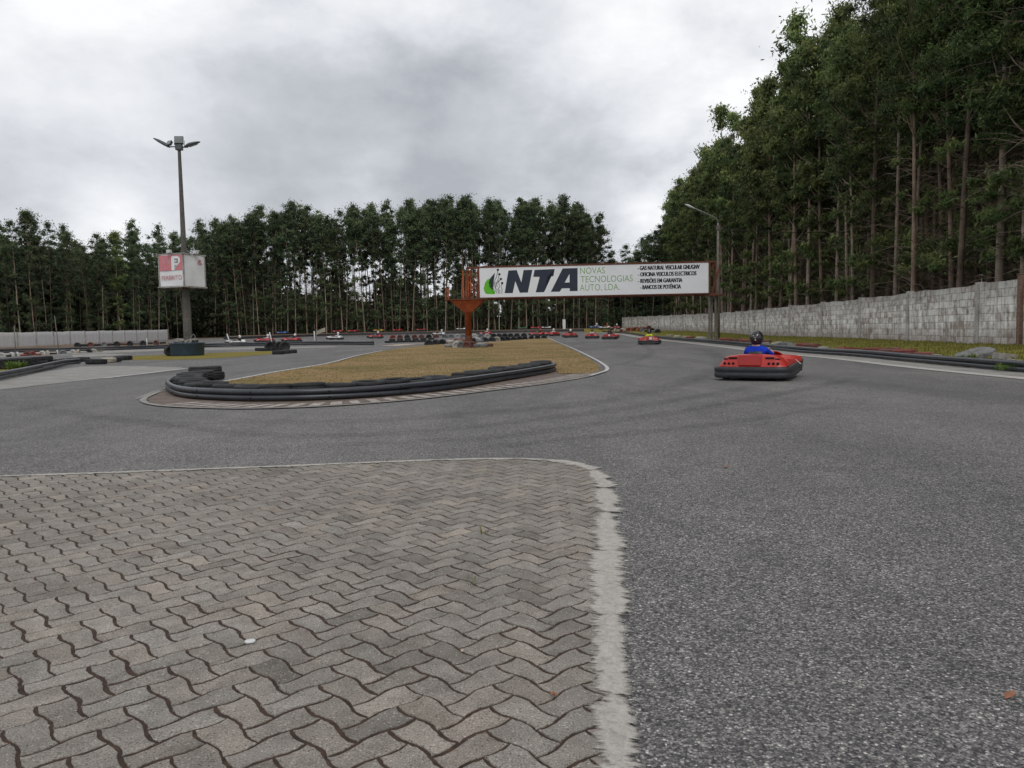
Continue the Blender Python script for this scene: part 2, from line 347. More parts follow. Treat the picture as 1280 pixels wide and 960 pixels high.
class MB:
    def __init__(s): s.v = []; s.f = []; s.sm = []; s.mi = []; s.cur = 0
    def add(s, vs, fs, smooth=False):
        b = len(s.v); s.v += [tuple(v) for v in vs]
        s.f += [tuple(i + b for i in f) for f in fs]; s.sm += [smooth] * len(fs); s.mi += [s.cur] * len(fs)
    def box(s, c, d, rz=0, M4=None):
        hx, hy, hz = d[0] / 2, d[1] / 2, d[2] / 2
        vs = [Vector((x, y, z)) for x in (-hx, hx) for y in (-hy, hy) for z in (-hz, hz)]
        R = Matrix.Rotation(rz, 3, 'Z') if M4 is None else M4
        vs = [R @ v + Vector(c) for v in vs]
        s.add(vs, [(0, 1, 3, 2), (4, 6, 7, 5), (0, 4, 5, 1), (2, 3, 7, 6), (0, 2, 6, 4), (1, 5, 7, 3)])
    def bar(s, a, b, w, h=None, upv=(0, 0, 1)):
        a, b = Vector(a), Vector(b); h = h or w
        d = (b - a); L = d.length
        if L < 1e-6: return
        d.normalize(); u = Vector(upv)
        if abs(d.dot(u)) > .98: u = Vector((0, 1, 0))
        x = d.cross(u).normalized(); z = x.cross(d)
        s.box((a + b) / 2, (w, L, h), M4=Matrix((x, d, z)).transposed())
    def tube(s, pts, rad, n=8, caps=True, smooth=True, closed=False):
        pts = [Vector(p) for p in pts]; m = len(pts)
        if not hasattr(rad, '__len__'): rad = [rad] * m
        vs = []; up = None
        for i, p in enumerate(pts):
            a = pts[(i - 1) % m] if (closed or i > 0) else p
            b = pts[(i + 1) % m] if (closed or i < m - 1) else p
            d = (b - a).normalized()
            if up is None:
                up = Vector((0, 0, 1)) if abs(d.z) < .9 else Vector((1, 0, 0))
            x = d.cross(up).normalized(); up = x.cross(d).normalized()
            for k in range(n):
                t = 2 * PI * k / n
                vs.append(p + (x * math.cos(t) + up * math.sin(t)) * rad[i])
        fs = []
        for i in range(m if closed else m - 1):
            for k in range(n):
                j = (i + 1) % m
                fs.append((i * n + k, i * n + (k + 1) % n, j * n + (k + 1) % n, j * n + k))
        s.add(vs, fs, smooth)
        if caps and not closed:
            b = len(s.v) - len(vs)
            s.f += [tuple(b + k for k in range(n)), tuple(b + (m - 1) * n + k for k in reversed(range(n)))]
            s.sm += [False] * 2; s.mi += [s.cur] * 2
    def sweep(s, pts, prof, closed=False, smooth=True):
        """prof: (side, up) pairs, swept along pts with up = world z"""
        pts = [Vector(p) for p in pts]; m = len(pts); n = len(prof); vs = []
        for i, p in enumerate(pts):
            a = pts[(i - 1) % m] if (closed or i > 0) else p
            b = pts[(i + 1) % m] if (closed or i < m - 1) else p
            d = (b - a); d.z = 0; d.normalize()
            x = Vector((d.y, -d.x, 0))
            for (u, w) in prof: vs.append(p + x * u + Vector((0, 0, w)))
        fs = []
        for i in range(m if closed else m - 1):
            j = (i + 1) % m
            for k in range(n):
                fs.append((i * n + k, j * n + k, j * n + (k + 1) % n, i * n + (k + 1) % n))
        if not closed:
            fs += [tuple(range(n)), tuple((m - 1) * n + k for k in reversed(range(n)))]
        s.add(vs, fs, smooth)
    def lathe(s, prof, n=24, c=(0, 0, 0), R=None, smooth=True, closed=False):
        vs = []; m = len(prof); R = R or Matrix.Identity(3)
        for k in range(n):
            t = 2 * PI * k / n
            for (r, z) in prof: vs.append(R @ Vector((r * math.cos(t), r * math.sin(t), z)) + Vector(c))
        fs = []
        for k in range(n):
            j = (k + 1) % n
            for i in range(m if closed else m - 1):
                i2 = (i + 1) % m
                fs.append((k * m + i, j * m + i, j * m + i2, k * m + i2))
        s.add(vs, fs, smooth)
    def blob(s, c, r, seed=0, sub=2, jit=.25):
        bm = bmesh.new(); bmesh.ops.create_icosphere(bm, subdivisions=sub, radius=1)
        rr = random.Random(seed); ph = [rr.uniform(0, 6) for _ in range(6)]
        vs = []
        for v in bm.verts:
            k = 1 + jit * (math.sin(2.3 * v.co.x * 2 + ph[0]) * math.sin(3.1 * v.co.y + ph[1]) + .6 * math.sin(4.7 * v.co.z + ph[2]) * math.sin(5 * v.co.x + ph[3]))
            vs.append(Vector((v.co.x * r[0] * k, v.co.y * r[1] * k, v.co.z * r[2] * k)) + Vector(c))
        s.add(vs, [[v.index for v in f.verts] for f in bm.faces], False); bm.free()
    def mesh(s, name, mats):
        me = bpy.data.meshes.new(name); me.from_pydata(s.v, [], s.f)
        mats = mats if isinstance(mats, (list, tuple)) else [mats]
        for m in mats: me.materials.append(m)
        me.polygons.foreach_set('use_smooth', s.sm); me.polygons.foreach_set('material_index', s.mi)
        bm = bmesh.new(); bm.from_mesh(me); bmesh.ops.recalc_face_normals(bm, faces=bm.faces); bm.to_mesh(me); bm.free()
        me.update(); return me
    def build(s, name, mats, parent=None, bevel=0, seg=2):
        me = s.mesh(name, mats)
        o = bpy.data.objects.new(name, me); COL.objects.link(o)
        if parent: o.parent = parent
        if bevel:
            b = o.modifiers.new('bevel', 'BEVEL'); b.width = bevel; b.segments = seg; b.limit_method = 'ANGLE'; b.angle_limit = .6
        return o

def link(name, me, parent=None):
    o = bpy.data.objects.new(name, me); COL.objects.link(o)
    if parent: o.parent = parent
    return o

KIDS = {}
def kids(o): return [c for c in bpy.data.objects if c.parent == o] if False else list(o.children)

def copy_tree(o, parent=None, swap=None):
    c = o.copy(); COL.objects.link(c); c.parent = parent
    if swap and c.type == 'MESH':
        for sl in c.material_slots:
            mm = sl.material
            if mm and mm.name in swap:
                sl.link = 'OBJECT'; sl.material = swap[mm.name]
    for ch in list(o.children): copy_tree(ch, c, swap)
    return c

def smooth_line(pts, k=6, closed=False):
    pts = [Vector(p) for p in pts]; n = len(pts); out = []
    rng_ = range(n if closed else n - 1)
    for i in rng_:
        if closed: p0, p1, p2, p3 = pts[i - 1], pts[i], pts[(i + 1) % n], pts[(i + 2) % n]
        else: p0, p1, p2, p3 = pts[max(i - 1, 0)], pts[i], pts[i + 1], pts[min(i + 2, n - 1)]
        # centripetal-ish: fall back to chord scaled tangents
        for j in range(k):
            t = j / k
            l = (p2 - p1).length
            m1 = (p2 - p0) * (l / max((p2 - p0).length, 1e-6)) if (p2 - p0).length > 0 else (p2 - p1)
            m2 = (p3 - p1) * (l / max((p3 - p1).length, 1e-6)) if (p3 - p1).length > 0 else (p2 - p1)
            t2, t3 = t * t, t * t * t
            out.append(p1 * (2 * t3 - 3 * t2 + 1) + m1 * (t3 - 2 * t2 + t) + p2 * (-2 * t3 + 3 * t2) + m2 * (t3 - t2))
    if not closed: out.append(pts[-1])
    return out

def resample(pts, step):
    out = [Vector(pts[0])]; acc = 0
    for a, b in zip(pts[:-1], pts[1:]):
        a, b = Vector(a), Vector(b); L = (b - a).length
        if L < 1e-9: continue
        pos = step - acc
        while pos <= L:
            out.append(a.lerp(b, pos / L)); pos += step
        acc = (acc + L) % step if L >= step - acc else acc + L
    return out

def sheet(name, pts, dz, mat, label=None):
    """flat ground sheet with outline pts, laid on the terrain dz above it"""
    bm = bmesh.new()
    ov, oe, of, _, _, _ = delaunay_2d_cdt([Vector((p[0], p[1])) for p in pts], [], [list(range(len(pts)))], 1, 1e-5)
    vs = [bm.verts.new((p[0], p[1], 0)) for p in ov]
    for f in of: bm.faces.new([vs[i] for i in f])
    for yy in (Y_RISE,):
        bmesh.ops.bisect_plane(bm, geom=bm.verts[:] + bm.edges[:] + bm.faces[:], plane_co=(0, yy, 0), plane_no=(0, 1, 0))
    for v in bm.verts: v.co.z = gz(v.co.y) + dz
    bmesh.ops.recalc_face_normals(bm, faces=bm.faces)
    for f in bm.faces:
        if f.normal.z < 0: f.normal_flip()
    me = bpy.data.meshes.new(name); bm.to_mesh(me); bm.free(); me.materials.append(mat)
    o = link(name, me); o['kind'] = 'structure'
    return o

def ribbon(name, pts, wl, wr, dz, mat, n_across=1, parent=None):
    pts = [Vector(p) for p in pts]; mb = MB()
    m = len(pts); vs = []; fs = []
    for i, p in enumerate(pts):
        a = pts[max(i - 1, 0)]; b = pts[min(i + 1, m - 1)]
        d = (b - a); d.z = 0; d.normalize(); x = Vector((d.y, -d.x, 0))
        for k in range(n_across + 1):
            q = p + x * (-wl + (wl + wr) * k / n_across); vs.append((q.x, q.y, gz(q.y) + dz))
    w = n_across + 1
    for i in range(m - 1):
        for k in range(n_across): fs.append((i * w + k, i * w + k + 1, (i + 1) * w + k + 1, (i + 1) * w + k))
    mb.add(vs, fs)
    o = mb.build(name, mat, parent)
    if not parent: o['kind'] = 'structure'
    return o

# ------------------------------------------------------------------ camera, world, sun
cam = bpy.data.cameras.new('camera'); co_ = bpy.data.objects.new('camera', cam); COL.objects.link(co_)
cam.sensor_width = 36; cam.lens = 36 * F_PX / 1280; cam.clip_end = 4000; cam.clip_start = .05
co_.matrix_world = Matrix((( _R.x, _U.x, -_F.x, 0), (_R.y, _U.y, -_F.y, 0), (_R.z, _U.z, -_F.z, CAM_H), (0, 0, 0, 1)))
scene.camera = co_

SUN_EL, SUN_AZ = math.radians(52), math.radians(165)   # azimuth clockwise from +Y
w = bpy.data.worlds.new('World'); scene.world = w; w.use_nodes = True
nt = w.node_tree; nd, lk = nt.nodes, nt.links
bg = nd['Background']
sky = nd.new('ShaderNodeTexSky'); sky.sky_type = 'NISHITA'; sky.sun_disc = False
sky.sun_elevation = SUN_EL; sky.sun_rotation = SUN_AZ
bg.inputs['Strength'].default_value = .1
co = coords(nd, 'Generated')
sp = nd.new('ShaderNodeSeparateXYZ'); lk.new(co, sp.inputs[0])
zz = math_n(nd, lk, 'ADD', math_n(nd, lk, 'MAXIMUM', sp.outputs[2], 0.0), .30)
dv = nd.new('ShaderNodeVectorMath'); dv.operation = 'DIVIDE'; lk.new(co, dv.inputs[0])
cb = nd.new('ShaderNodeCombineXYZ')
for i in range(3): lk.new(zz, cb.inputs[i])
lk.new(cb.outputs[0], dv.inputs[1])
mp = nd.new('ShaderNodeMapping'); lk.new(co, mp.inputs[0])
mp.inputs['Location'].default_value = (3.1, 7.7, 0); mp.inputs['Scale'].default_value = (3.0, 3.0, 5.2)
n1 = noise_tex(nd, lk, mp.outputs[0], .80, 8, .50, .25)
n2 = noise_tex(nd, lk, mp.outputs[0], 2.1, 10, .58, .15)
val = math_n(nd, lk, 'ADD', math_n(nd, lk, 'MULTIPLY', n1.outputs[0], 1.05), math_n(nd, lk, 'MULTIPLY', n2.outputs[0], .80))
val = math_n(nd, lk, 'SUBTRACT', val, .405)
# banks of brighter and darker cloud
for (px, py, amp, sharp) in ((930, 120, .07, 30), (150, 90, .03, 25), (640, 40, .02, 30), (135, 268, .20, 500), (455, 250, .12, 400), (660, 222, .12, 500), (830, 270, .24, 400), (1000, 40, .03, 60),
                             (60, 225, -.15, 60), (330, 215, -.16, 60), (560, 190, -.16, 90), (730, 245, -.10, 200), (330, 130, -.07, 60), (20, 180, -.03, 100), (720, 110, -.05, 80)):
    d = ray(px, py).normalized()
    dt = nd.new('ShaderNodeVectorMath'); dt.operation = 'DOT_PRODUCT'
    nv = nd.new('ShaderNodeVectorMath'); nv.operation = 'NORMALIZE'; lk.new(co, nv.inputs[0])
    lk.new(nv.outputs[0], dt.inputs[0]); dt.inputs[1].default_value = d
    e = math_n(nd, lk, 'POWER', math_n(nd, lk, 'MAXIMUM', dt.outputs['Value'], 0.0), sharp * 2.0)
    # break the outline of each bank up with the fine cloud noise
    e = math_n(nd, lk, 'MULTIPLY', e, math_n(nd, lk, 'MULTIPLY', n2.outputs[0], 2.0))
    val = math_n(nd, lk, 'ADD', val, math_n(nd, lk, 'MULTIPLY', e, amp))
cr = ramp(nd, [(.20, (4.5, 4.7, 5.1)), (.36, (6.0, 6.25, 6.65)), (.48, (7.5, 7.7, 8.1)), (.60, (8.7, 8.85, 9.15)), (.76, (10.2, 10.25, 10.35))])
lk.new(val, cr.inputs[0])
skyc = mix(nd, lk, sky.outputs[0], cr.outputs[0], .96)
lk.new(skyc, bg.inputs['Color'])

sd = bpy.data.lights.new('sun', 'SUN'); sd.energy = 1.0; sd.angle = math.radians(22); sd.color = (1, .965, .92)
so = bpy.data.objects.new('sun', sd); COL.objects.link(so)
sv = Vector((math.sin(SUN_AZ) * math.cos(SUN_EL), math.cos(SUN_AZ) * math.cos(SUN_EL), math.sin(SUN_EL)))
so.rotation_euler = sv.to_track_quat('Z', 'Y').to_euler()

# ------------------------------------------------------------------ ground and track
def flat(l): return [(p.x, p.y) for p in l]
big = [(-900, -60), (900, -60), (900, 2000), (-900, 2000)]
o = sheet('ground', [(-900, -60), (900, -60), (900, 400), (-900, 400)], -.012, M['dirt'])

# outer pipes on the right: the base line of the barrier
PIPE_R = smooth_line([Vector((10.4, 6, 0)), Vector((10.7, 10, 0))] + [G(*q) for q in ((1280, 466), (1180, 457), (1080, 447), (1000, 441), (940, 434.5), (880, 428.5), (840, 425), (800, 420), (783, 417.3))] + [Vector((14.5, 142, gz(142)))], 6)
# asphalt: everything the karts drive on
asph = [(p.x - .75, p.y) for p in PIPE_R]
asph = [(10, -30)] + asph + [(4, 147), (-30, 149), (-50, 142), (-56, 130), (-56, 40), (-40, 10), (-25, -30)]
sheet('track', asph, 0, M['asphalt'])
# strip of pale concrete between the asphalt and the right-hand pipes
ribbon('track_edge_strip', PIPE_R, .95, .12, .006, M['concrete'])
ribbon('track_edge_line', [p for p in PIPE_R], 1.28, -.93, .010, M['concrete_line'])

# island
ISL_FRONT = [G(*q) for q in ((183, 500), (200, 507), (260, 510.5), (330, 511), (420, 507.5), (520, 499.5), (600, 490), (680, 480), (735, 470.5), (756, 463.5))]
ISL_RIGHT = [G(*q) for q in ((752, 456), (735, 446), (715, 436), (694, 427), (684, 422.5))]
ISL_BACK = [G(*q) for q in ((650, 424.2), (600, 428), (535, 431), (479, 439))]
ISL_LEFT = [G(*q) for q in ((446, 445.5), (410, 455), (350, 465), (300, 474.5), (240, 483), (200, 491))]
isl = smooth_line(ISL_FRONT + ISL_RIGHT + ISL_BACK + ISL_LEFT, 5, True)
PIPE_I = smooth_line([G(*q) for q in ((248, 476), (224, 479.5), (211, 486), (214, 492.5), (232, 498.5), (280, 502), (330, 503), (400, 501.5), (470, 497.5), (560, 488.5), (630, 477), (670, 470), (690, 466), (693, 463.0), (684, 460.8))], 8)
sheet('island_kerb', flat(smooth_line([G(183, 500)] + ISL_FRONT[1:], 5)) + flat([G(735, 466)] + list(reversed(PIPE_I[4:-4])) + [G(205, 489)]), .012, M['kerb_brick'])
gi = [p for p in PIPE_I][6:-6] + smooth_line([G(*q) for q in ((700, 468), (738, 467), (749, 461), (744, 454), (728, 444), (708, 434), (691, 427), (681, 423.2), (650, 424.9), (600, 428.6), (537, 431.5), (482, 438.6), (450, 445.2), (414, 454.5), (354, 464.5), (304, 474), (268, 479))], 4)
sheet('island_grass', flat(gi), .020, M['dry_grass'])
# cream bands across the kerb in front of the pipes
mb = MB()
kl = resample(smooth_line(ISL_FRONT[1:], 8), .34)
for i, p in enumerate(kl[:-1]):
    d = (kl[i + 1] - p).normalized(); x = Vector((-d.y, d.x, 0))
    a = p + x * .05; wd = .17 * random.uniform(.85, 1.1)
    q = [a, a + d * wd, a + d * (wd + .16) + x * .5, a + d * .16 + x * .5]
    mb.add([(v.x, v.y, .016) for v in q], [(0, 1, 2, 3)])
mb.build('kerb_bands', M['kerb_cream'])['kind'] = 'structure'
ribbon('kerb_lip', smooth_line([G(205, 489)] + ISL_FRONT, 8), .0, .10, .017, M['concrete'])
ribbon('white_edge_line', smooth_line([ISL_FRONT[-2], ISL_FRONT[-1]] + ISL_RIGHT, 8), .0, .10, .024, M['white_line'])
ribbon('white_edge_line', smooth_line([G(*q) for q in ((270, 479.5), (300, 474.5), (350, 465), (410, 455), (446, 445.5), (479, 438.6))], 6), .12, .0, .024, M['white_line'])
ribbon('sand_edge', [G(*q) for q in ((478, 432.8), (505, 430.5), (535, 429.6))], .3, 1.4, .024, M['sand'])

# left: pale concrete apron, painted tip, grass strip with the lamp, pale strip beyond
sheet('concrete_apron', flat([G(*q) for q in ((-60, 494), (0, 487.5), (110, 475), (180, 467), (232, 461), (225, 459.2), (170, 457.8), (140, 457.6), (100, 458.5), (50, 466), (0, 476), (-60, 484))]), .006, M['concrete'])
ribbon('painted_edge', [G(*q) for q in ((125, 473.3), (180, 467), (205, 463.8), (231, 461))], .0, .16, .011, M['white_line'])
ribbon('pale_edge', smooth_line([G(*q) for q in ((170, 499), (200, 487.5), (260, 471.5))], 6), .03, .03, .008, M['concrete'])
sheet('grass_strip', flat([G(*q) for q in ((140, 449.6), (165, 445.3), (220, 443.2), (300, 440), (345, 438.8), (362, 439.8), (345, 442.2), (300, 446), (250, 449), (200, 450.2))]), .008, M['yellow_grass'])
sheet('pale_apron_far', flat([G(*q) for q in ((-80, 449), (90, 443), (200, 438.8), (300, 437), (415, 434.4), (424, 432.8), (300, 434.6), (200, 436), (100, 438), (-80, 443))]), .008, M['concrete'])
sheet('pale_apron_far', flat([G(*q) for q in ((92, 447), (150, 444.5), (160, 443.2), (128, 442.2), (88, 444))]), .012, M['concrete'])
sheet('left_dirt', flat([G(*q) for q in ((-250, 447), (0, 440.5), (60, 438), (135, 436), (218, 431), (220, 428.0), (0, 434), (-250, 442))]), .010, M['dirt'])
sheet('left_grass', flat([G(*q) for q in ((-80, 484), (0, 470), (30, 463), (55, 459), (40, 457), (0, 462), (-80, 470))]), .014, M['yellow_grass'])
# repaired strips and rubbed-in tyre marks on the asphalt
def mark_mat(name, c, lo, sc):
    m, nt, nd, lk, p = new_mat(name)
    co = coords(nd); n = noise_tex(nd, lk, co, sc, 8, .75)
    n2 = noise_tex(nd, lk, co, 120, 3, .7)
    a = math_n(nd, lk, 'MULTIPLY', math_n(nd, lk, 'SUBTRACT', math_n(nd, lk, 'ADD', n.outputs[0], math_n(nd, lk, 'MULTIPLY', n2.outputs[0], .5)), lo), 1.6, True)
    a = math_n(nd, lk, 'MULTIPLY', a, .36)
    at = nd.new('ShaderNodeAttribute'); at.attribute_name = 'edge'
    a = math_n(nd, lk, 'MULTIPLY', a, at.outputs['Fac'])
    p.inputs['Base Color'].default_value = (*c, 1); lk.new(a, p.inputs['Alpha']); p.inputs['Roughness'].default_value = .85
    p.inputs['Specular IOR Level'].default_value = .2
    return m
M['skid'] = mark_mat('rubbed_tyre_mark', (.035, .035, .038), .55, 3)
M['seam'] = mark_mat('pale_dust_seam', (.42, .41, .39), .72, 4)
def mark(name, pxs, wd, dz, mat):
    o = ribbon(name, resample(smooth_line([G(*q) for q in pxs], 8), .25), wd / 2, wd / 2, dz, mat, 4)
    at = o.data.attributes.new('edge', 'FLOAT', 'POINT')
    n = len(o.data.vertices) // 5
    prof = [0, .75, 1, .75, 0]
    at.data.foreach_set('value', [prof[k] * min(1, i / (.2 * n), (n - 1 - i) / (.2 * n)) for i in range(n) for k in range(5)])
for i, (pl, wd) in enumerate(((((0, 530), (160, 522), (330, 528), (560, 520), (760, 500), (880, 470), (905, 452), (880, 437)), .8),
                             (((20, 500), (60, 512), (200, 530), (400, 545), (640, 528), (860, 498), (1000, 470)), .5),
                             (((300, 560), (600, 548), (800, 522), (1000, 488), (1090, 468)), .45),
                             (((60, 508), (28, 512), (40, 517)), .2),
                             (((520, 568), (760, 545), (900, 530), (1100, 500)), .35),
                             (((700, 470), (790, 452), (815, 440), (800, 430)), .5),
                             (((40, 478), (150, 472), (300, 455), (440, 441)), .7))):
    mark('tyre_mark', pl, wd, .0035 + .0004 * i, M['skid'])
mark('dust_seam', ((1235, 487), (1140, 505), (1000, 523), (900, 536), (790, 548)), .12, .0072, M['seam'])
mark('dust_seam', ((860, 513), (960, 507), (1120, 496), (1200, 486)), .3, .0076, M['seam'])
mark('dust_seam', ((1090, 760), (1130, 757), (1180, 762)), .05, .0080, M['seam'])

# ------------------------------------------------------------------ block paving in the foreground
EDGE_PX = ((-160, 603.5), (0, 597), (160, 591.5), (320, 585.5), (480, 579), (560, 576), (640, 574.8), (690, 577), (722, 582), (742, 590), (752, 603), (757, 625), (758, 660), (759, 720), (762, 800), (767, 870), (773, 960))
EDGE = [G(*q) for q in EDGE_PX]
EDGE = [Vector((-8.0, EDGE[0].y - .02, 0))] + EDGE + [Vector((EDGE[-1].x - .03, .6, 0)), Vector((EDGE[-1].x - .08, -2.2, 0))]
EDGE_S = smooth_line(EDGE, 10)
poly_in = [(p.x, p.y) for p in EDGE_S] + [(-8.0, -2.2)]
def inside(x, y, P=poly_in):
    c = False; n = len(P); j = n - 1
    for i in range(n):
        if (P[i][1] > y) != (P[j][1] > y) and x < (P[j][0] - P[i][0]) * (y - P[i][1]) / (P[j][1] - P[i][1]) + P[i][0]: c = not c
        j = i
    return c
E_ARR = np.array([(p.x, p.y) for p in resample(EDGE_S, .02)])
def pull_in(x, y):
    if inside(x, y): return x, y
    k = int(np.argmin((E_ARR[:, 0] - x) ** 2 + (E_ARR[:, 1] - y) ** 2)); return float(E_ARR[k, 0]), float(E_ARR[k, 1])
U_ = .094; AMP = .0076
ANG = math.radians(43)
ca, sa = math.cos(ANG), math.sin(ANG)
def wave(t): # rounded bump across one unit edge
    return AMP * max(0.0, min(1.0, (t if t < .5 else 1 - t) * 4.3 - .30))
def unit_edge(i, j, axis, n=6):
    pts = []
    s = 1 if (i + j) % 2 == 0 else -1
    for k in range(n):
        t = k / n
        b = s * wave(t)
        pts.append((i + t, j + b / U_) if axis == 0 else (i - b / U_, j + t))
    return pts
def domino(i, j, horiz):
    loop = []
    if horiz:
        loop += unit_edge(i, j, 0) + unit_edge(i + 1, j, 0) + unit_edge(i + 2, j, 1)
        loop += rev(i + 1, j + 1, 0) + rev(i, j + 1, 0) + rev(i, j, 1)
    else:
        loop += unit_edge(i, j, 0) + unit_edge(i + 1, j, 1) + unit_edge(i + 1, j + 1, 1)
        loop += rev(i, j + 2, 0) + rev(i, j + 1, 1) + rev(i, j, 1)
    return loop
def rev(i, j, axis, n=6):
    e = unit_edge(i, j, axis, n); end = (i + 1, j) if axis == 0 else (i, j + 1)
    return list(reversed(e[1:] + [end]))
pv, pf, pt = [], [], []
span = 112
for i in range(-span, span):
    for j in range(-span, span):
        k = (i - j) % 4
        if k == 0: hz = True
        elif k == 3: hz = False   # herringbone: two-unit steps
        else: continue
        cx, cy = (i + 1, j + .5) if hz else (i + .5, j + 1)
        wx, wy = (cx * ca - cy * sa) * U_, (cx * sa + cy * ca) * U_
        wx -= 2.0; wy += 2.4
        if not (-7.9 < wx < 1.2 and -.6 < wy < 7.2): continue
        if not inside(wx, wy) and np.min((E_ARR[:, 0] - wx) ** 2 + (E_ARR[:, 1] - wy) ** 2) > .0064: continue
        # skip what no nearby viewpoint could see far out to the side
        if wx < -1.2 - 1.15 * (wy + 1.2): continue
        L = domino(i, j, hz); n = len(L)
        # inset rings
        P = np.array(L)
        nxt = np.roll(P, -1, 0); prv = np.roll(P, 1, 0)
        tg = nxt - prv; tg /= np.linalg.norm(tg, axis=1)[:, None]
        nrm = np.stack([-tg[:, 1], tg[:, 0]], 1)
        P = P + rng.normal(0, .0010 / U_, P.shape); tilt = rng.normal(0, .005, 2); hz0 = rng.normal(.0, .0009)
        jw = abs(rng.normal(.0047, .0013))
        base = len(pv)
        for (ins, z) in ((jw, -.02), (jw + .0006, -.0065), (jw + .0014, -.0014), (jw + .0038, 0.0)):
            Q = P + nrm * (ins / U_)
            for (u, v) in Q:
                X, Y = (u * ca - v * sa) * U_ - 2.0, (u * sa + v * ca) * U_ + 2.4
                X, Y = pull_in(X, Y)
                pv.append((X, Y, .010 + hz0 + z + (X - wx) * tilt[0] + (Y - wy) * tilt[1]))
        for r_ in range(3):
            for q in range(n):
                q2 = (q + 1) % n
                pf.append((base + r_ * n + q, base + r_ * n + q2, base + (r_ + 1) * n + q2, base + (r_ + 1) * n + q))
        pf.append(tuple(base + 3 * n + q for q in range(n)))
        g = float(np.clip(rng.normal(.228, .018), .17, .29)); wm = float(rng.normal(1.0, .010))
        if rng.random() < .05: g *= .8
        if rng.random() < .05: g *= 1.12; wm *= 1.03
        pt += [(g * 1.035 * wm, g * .965, g * .90 / wm, 1)] * (4 * n)
me = bpy.data.meshes.new('paving_blocks'); me.from_pydata(pv, [], pf); me.materials.append(M['paver'])
at = me.attributes.new('tone', 'FLOAT_COLOR', 'POINT'); at.data.foreach_set('color', [c for t in pt for c in t])
link('paving', me)['kind'] = 'structure'
sheet('paving_bed', [(p[0], p[1]) for p in poly_in], .0062, M['joint'])
# ragged pale concrete edging
ep = resample(EDGE_S, .012)
mb = MB(); vs = []; fs = []; ea = []; er = []
NA = 16
for i, p in enumerate(ep):
    d = (ep[min(i + 1, len(ep) - 1)] - ep[max(i - 1, 0)]).normalized(); x = Vector((d.y, -d.x, 0))
    for k in range(NA + 1):
        u = -1 + 2 * k / NA                     # -1 inside (paving), +1 outside (asphalt)
        off = (.118 * u + .004) * (1.0 if p.x > .35 else .72)
        q = p + (-x if False else x) * 0
        q = p + Vector((-d.y, d.x, 0)) * off
        vs.append((q.x, q.y, .0142 - .0112 * max(0, u) ** 1.5 + .0008 * math.sin(i * .11 + k * .5)))
        ea.append(.74 - abs(u) ** 1.3 * 1.0); er += [i * .012, off, 0]
W = NA + 1
for i in range(len(ep) - 1):
    for k in range(NA): fs.append((i * W + k, i * W + k + 1, (i + 1) * W + k + 1, (i + 1) * W + k))
mb.add(vs, fs, True)
o = mb.build('paving_edge', M['edging']); o['kind'] = 'structure'
at = o.data.attributes.new('edge', 'FLOAT', 'POINT'); at.data.foreach_set('value', ea)
at = o.data.attributes.new('run', 'FLOAT_VECTOR', 'POINT'); at.data.foreach_set('vector', er)

# ------------------------------------------------------------------ leaves / blades helpers
def quads_mesh(name, C, D, N, Ln, Wd, tone, mat):
    """one rhombus per row: centre C, long axis D, side axis N"""
    n = len(C)
    V = np.empty((n, 4, 3))
    V[:, 0] = C - D * Ln[:, None] / 2; V[:, 2] = C + D * Ln[:, None] / 2
    V[:, 1] = C + N * Wd[:, None] / 2; V[:, 3] = C - N * Wd[:, None] / 2
    me = bpy.data.meshes.new(name)
    me.vertices.add(4 * n); me.vertices.foreach_set('co', V.reshape(-1).astype(np.float32))
    me.loops.add(4 * n); me.loops.foreach_set('vertex_index', np.arange(4 * n, dtype=np.int32))
    me.polygons.add(n); me.polygons.foreach_set('loop_start', np.arange(0, 4 * n, 4, dtype=np.int32))
    me.polygons.foreach_set('loop_total', np.full(n, 4, dtype=np.int32))
    me.update(calc_edges=True); me.validate()
    a = me.attributes.new('tone', 'FLOAT', 'POINT'); a.data.foreach_set('value', np.repeat(tone, 4).astype(np.float32))
    me.materials.append(mat)
    return me

def unit(A): return A / np.maximum(np.linalg.norm(A, axis=1)[:, None], 1e-9)

def blades(name, pts, h, wd, mat, lean=.35):
    n = len(pts); C = np.array(pts, float)
    D = unit(np.stack([rng.normal(0, lean, n), rng.normal(0, lean, n), np.ones(n)], 1))
    a = rng.uniform(0, 2 * PI, n); N = np.stack([np.cos(a), np.sin(a), np.zeros(n)], 1)
    H = h * rng.uniform(.5, 1.3, n)
    C = C + D * H[:, None] * .42
    return quads_mesh(name, C, D, N, H, np.full(n, wd), rng.uniform(0, 1, n), mat)

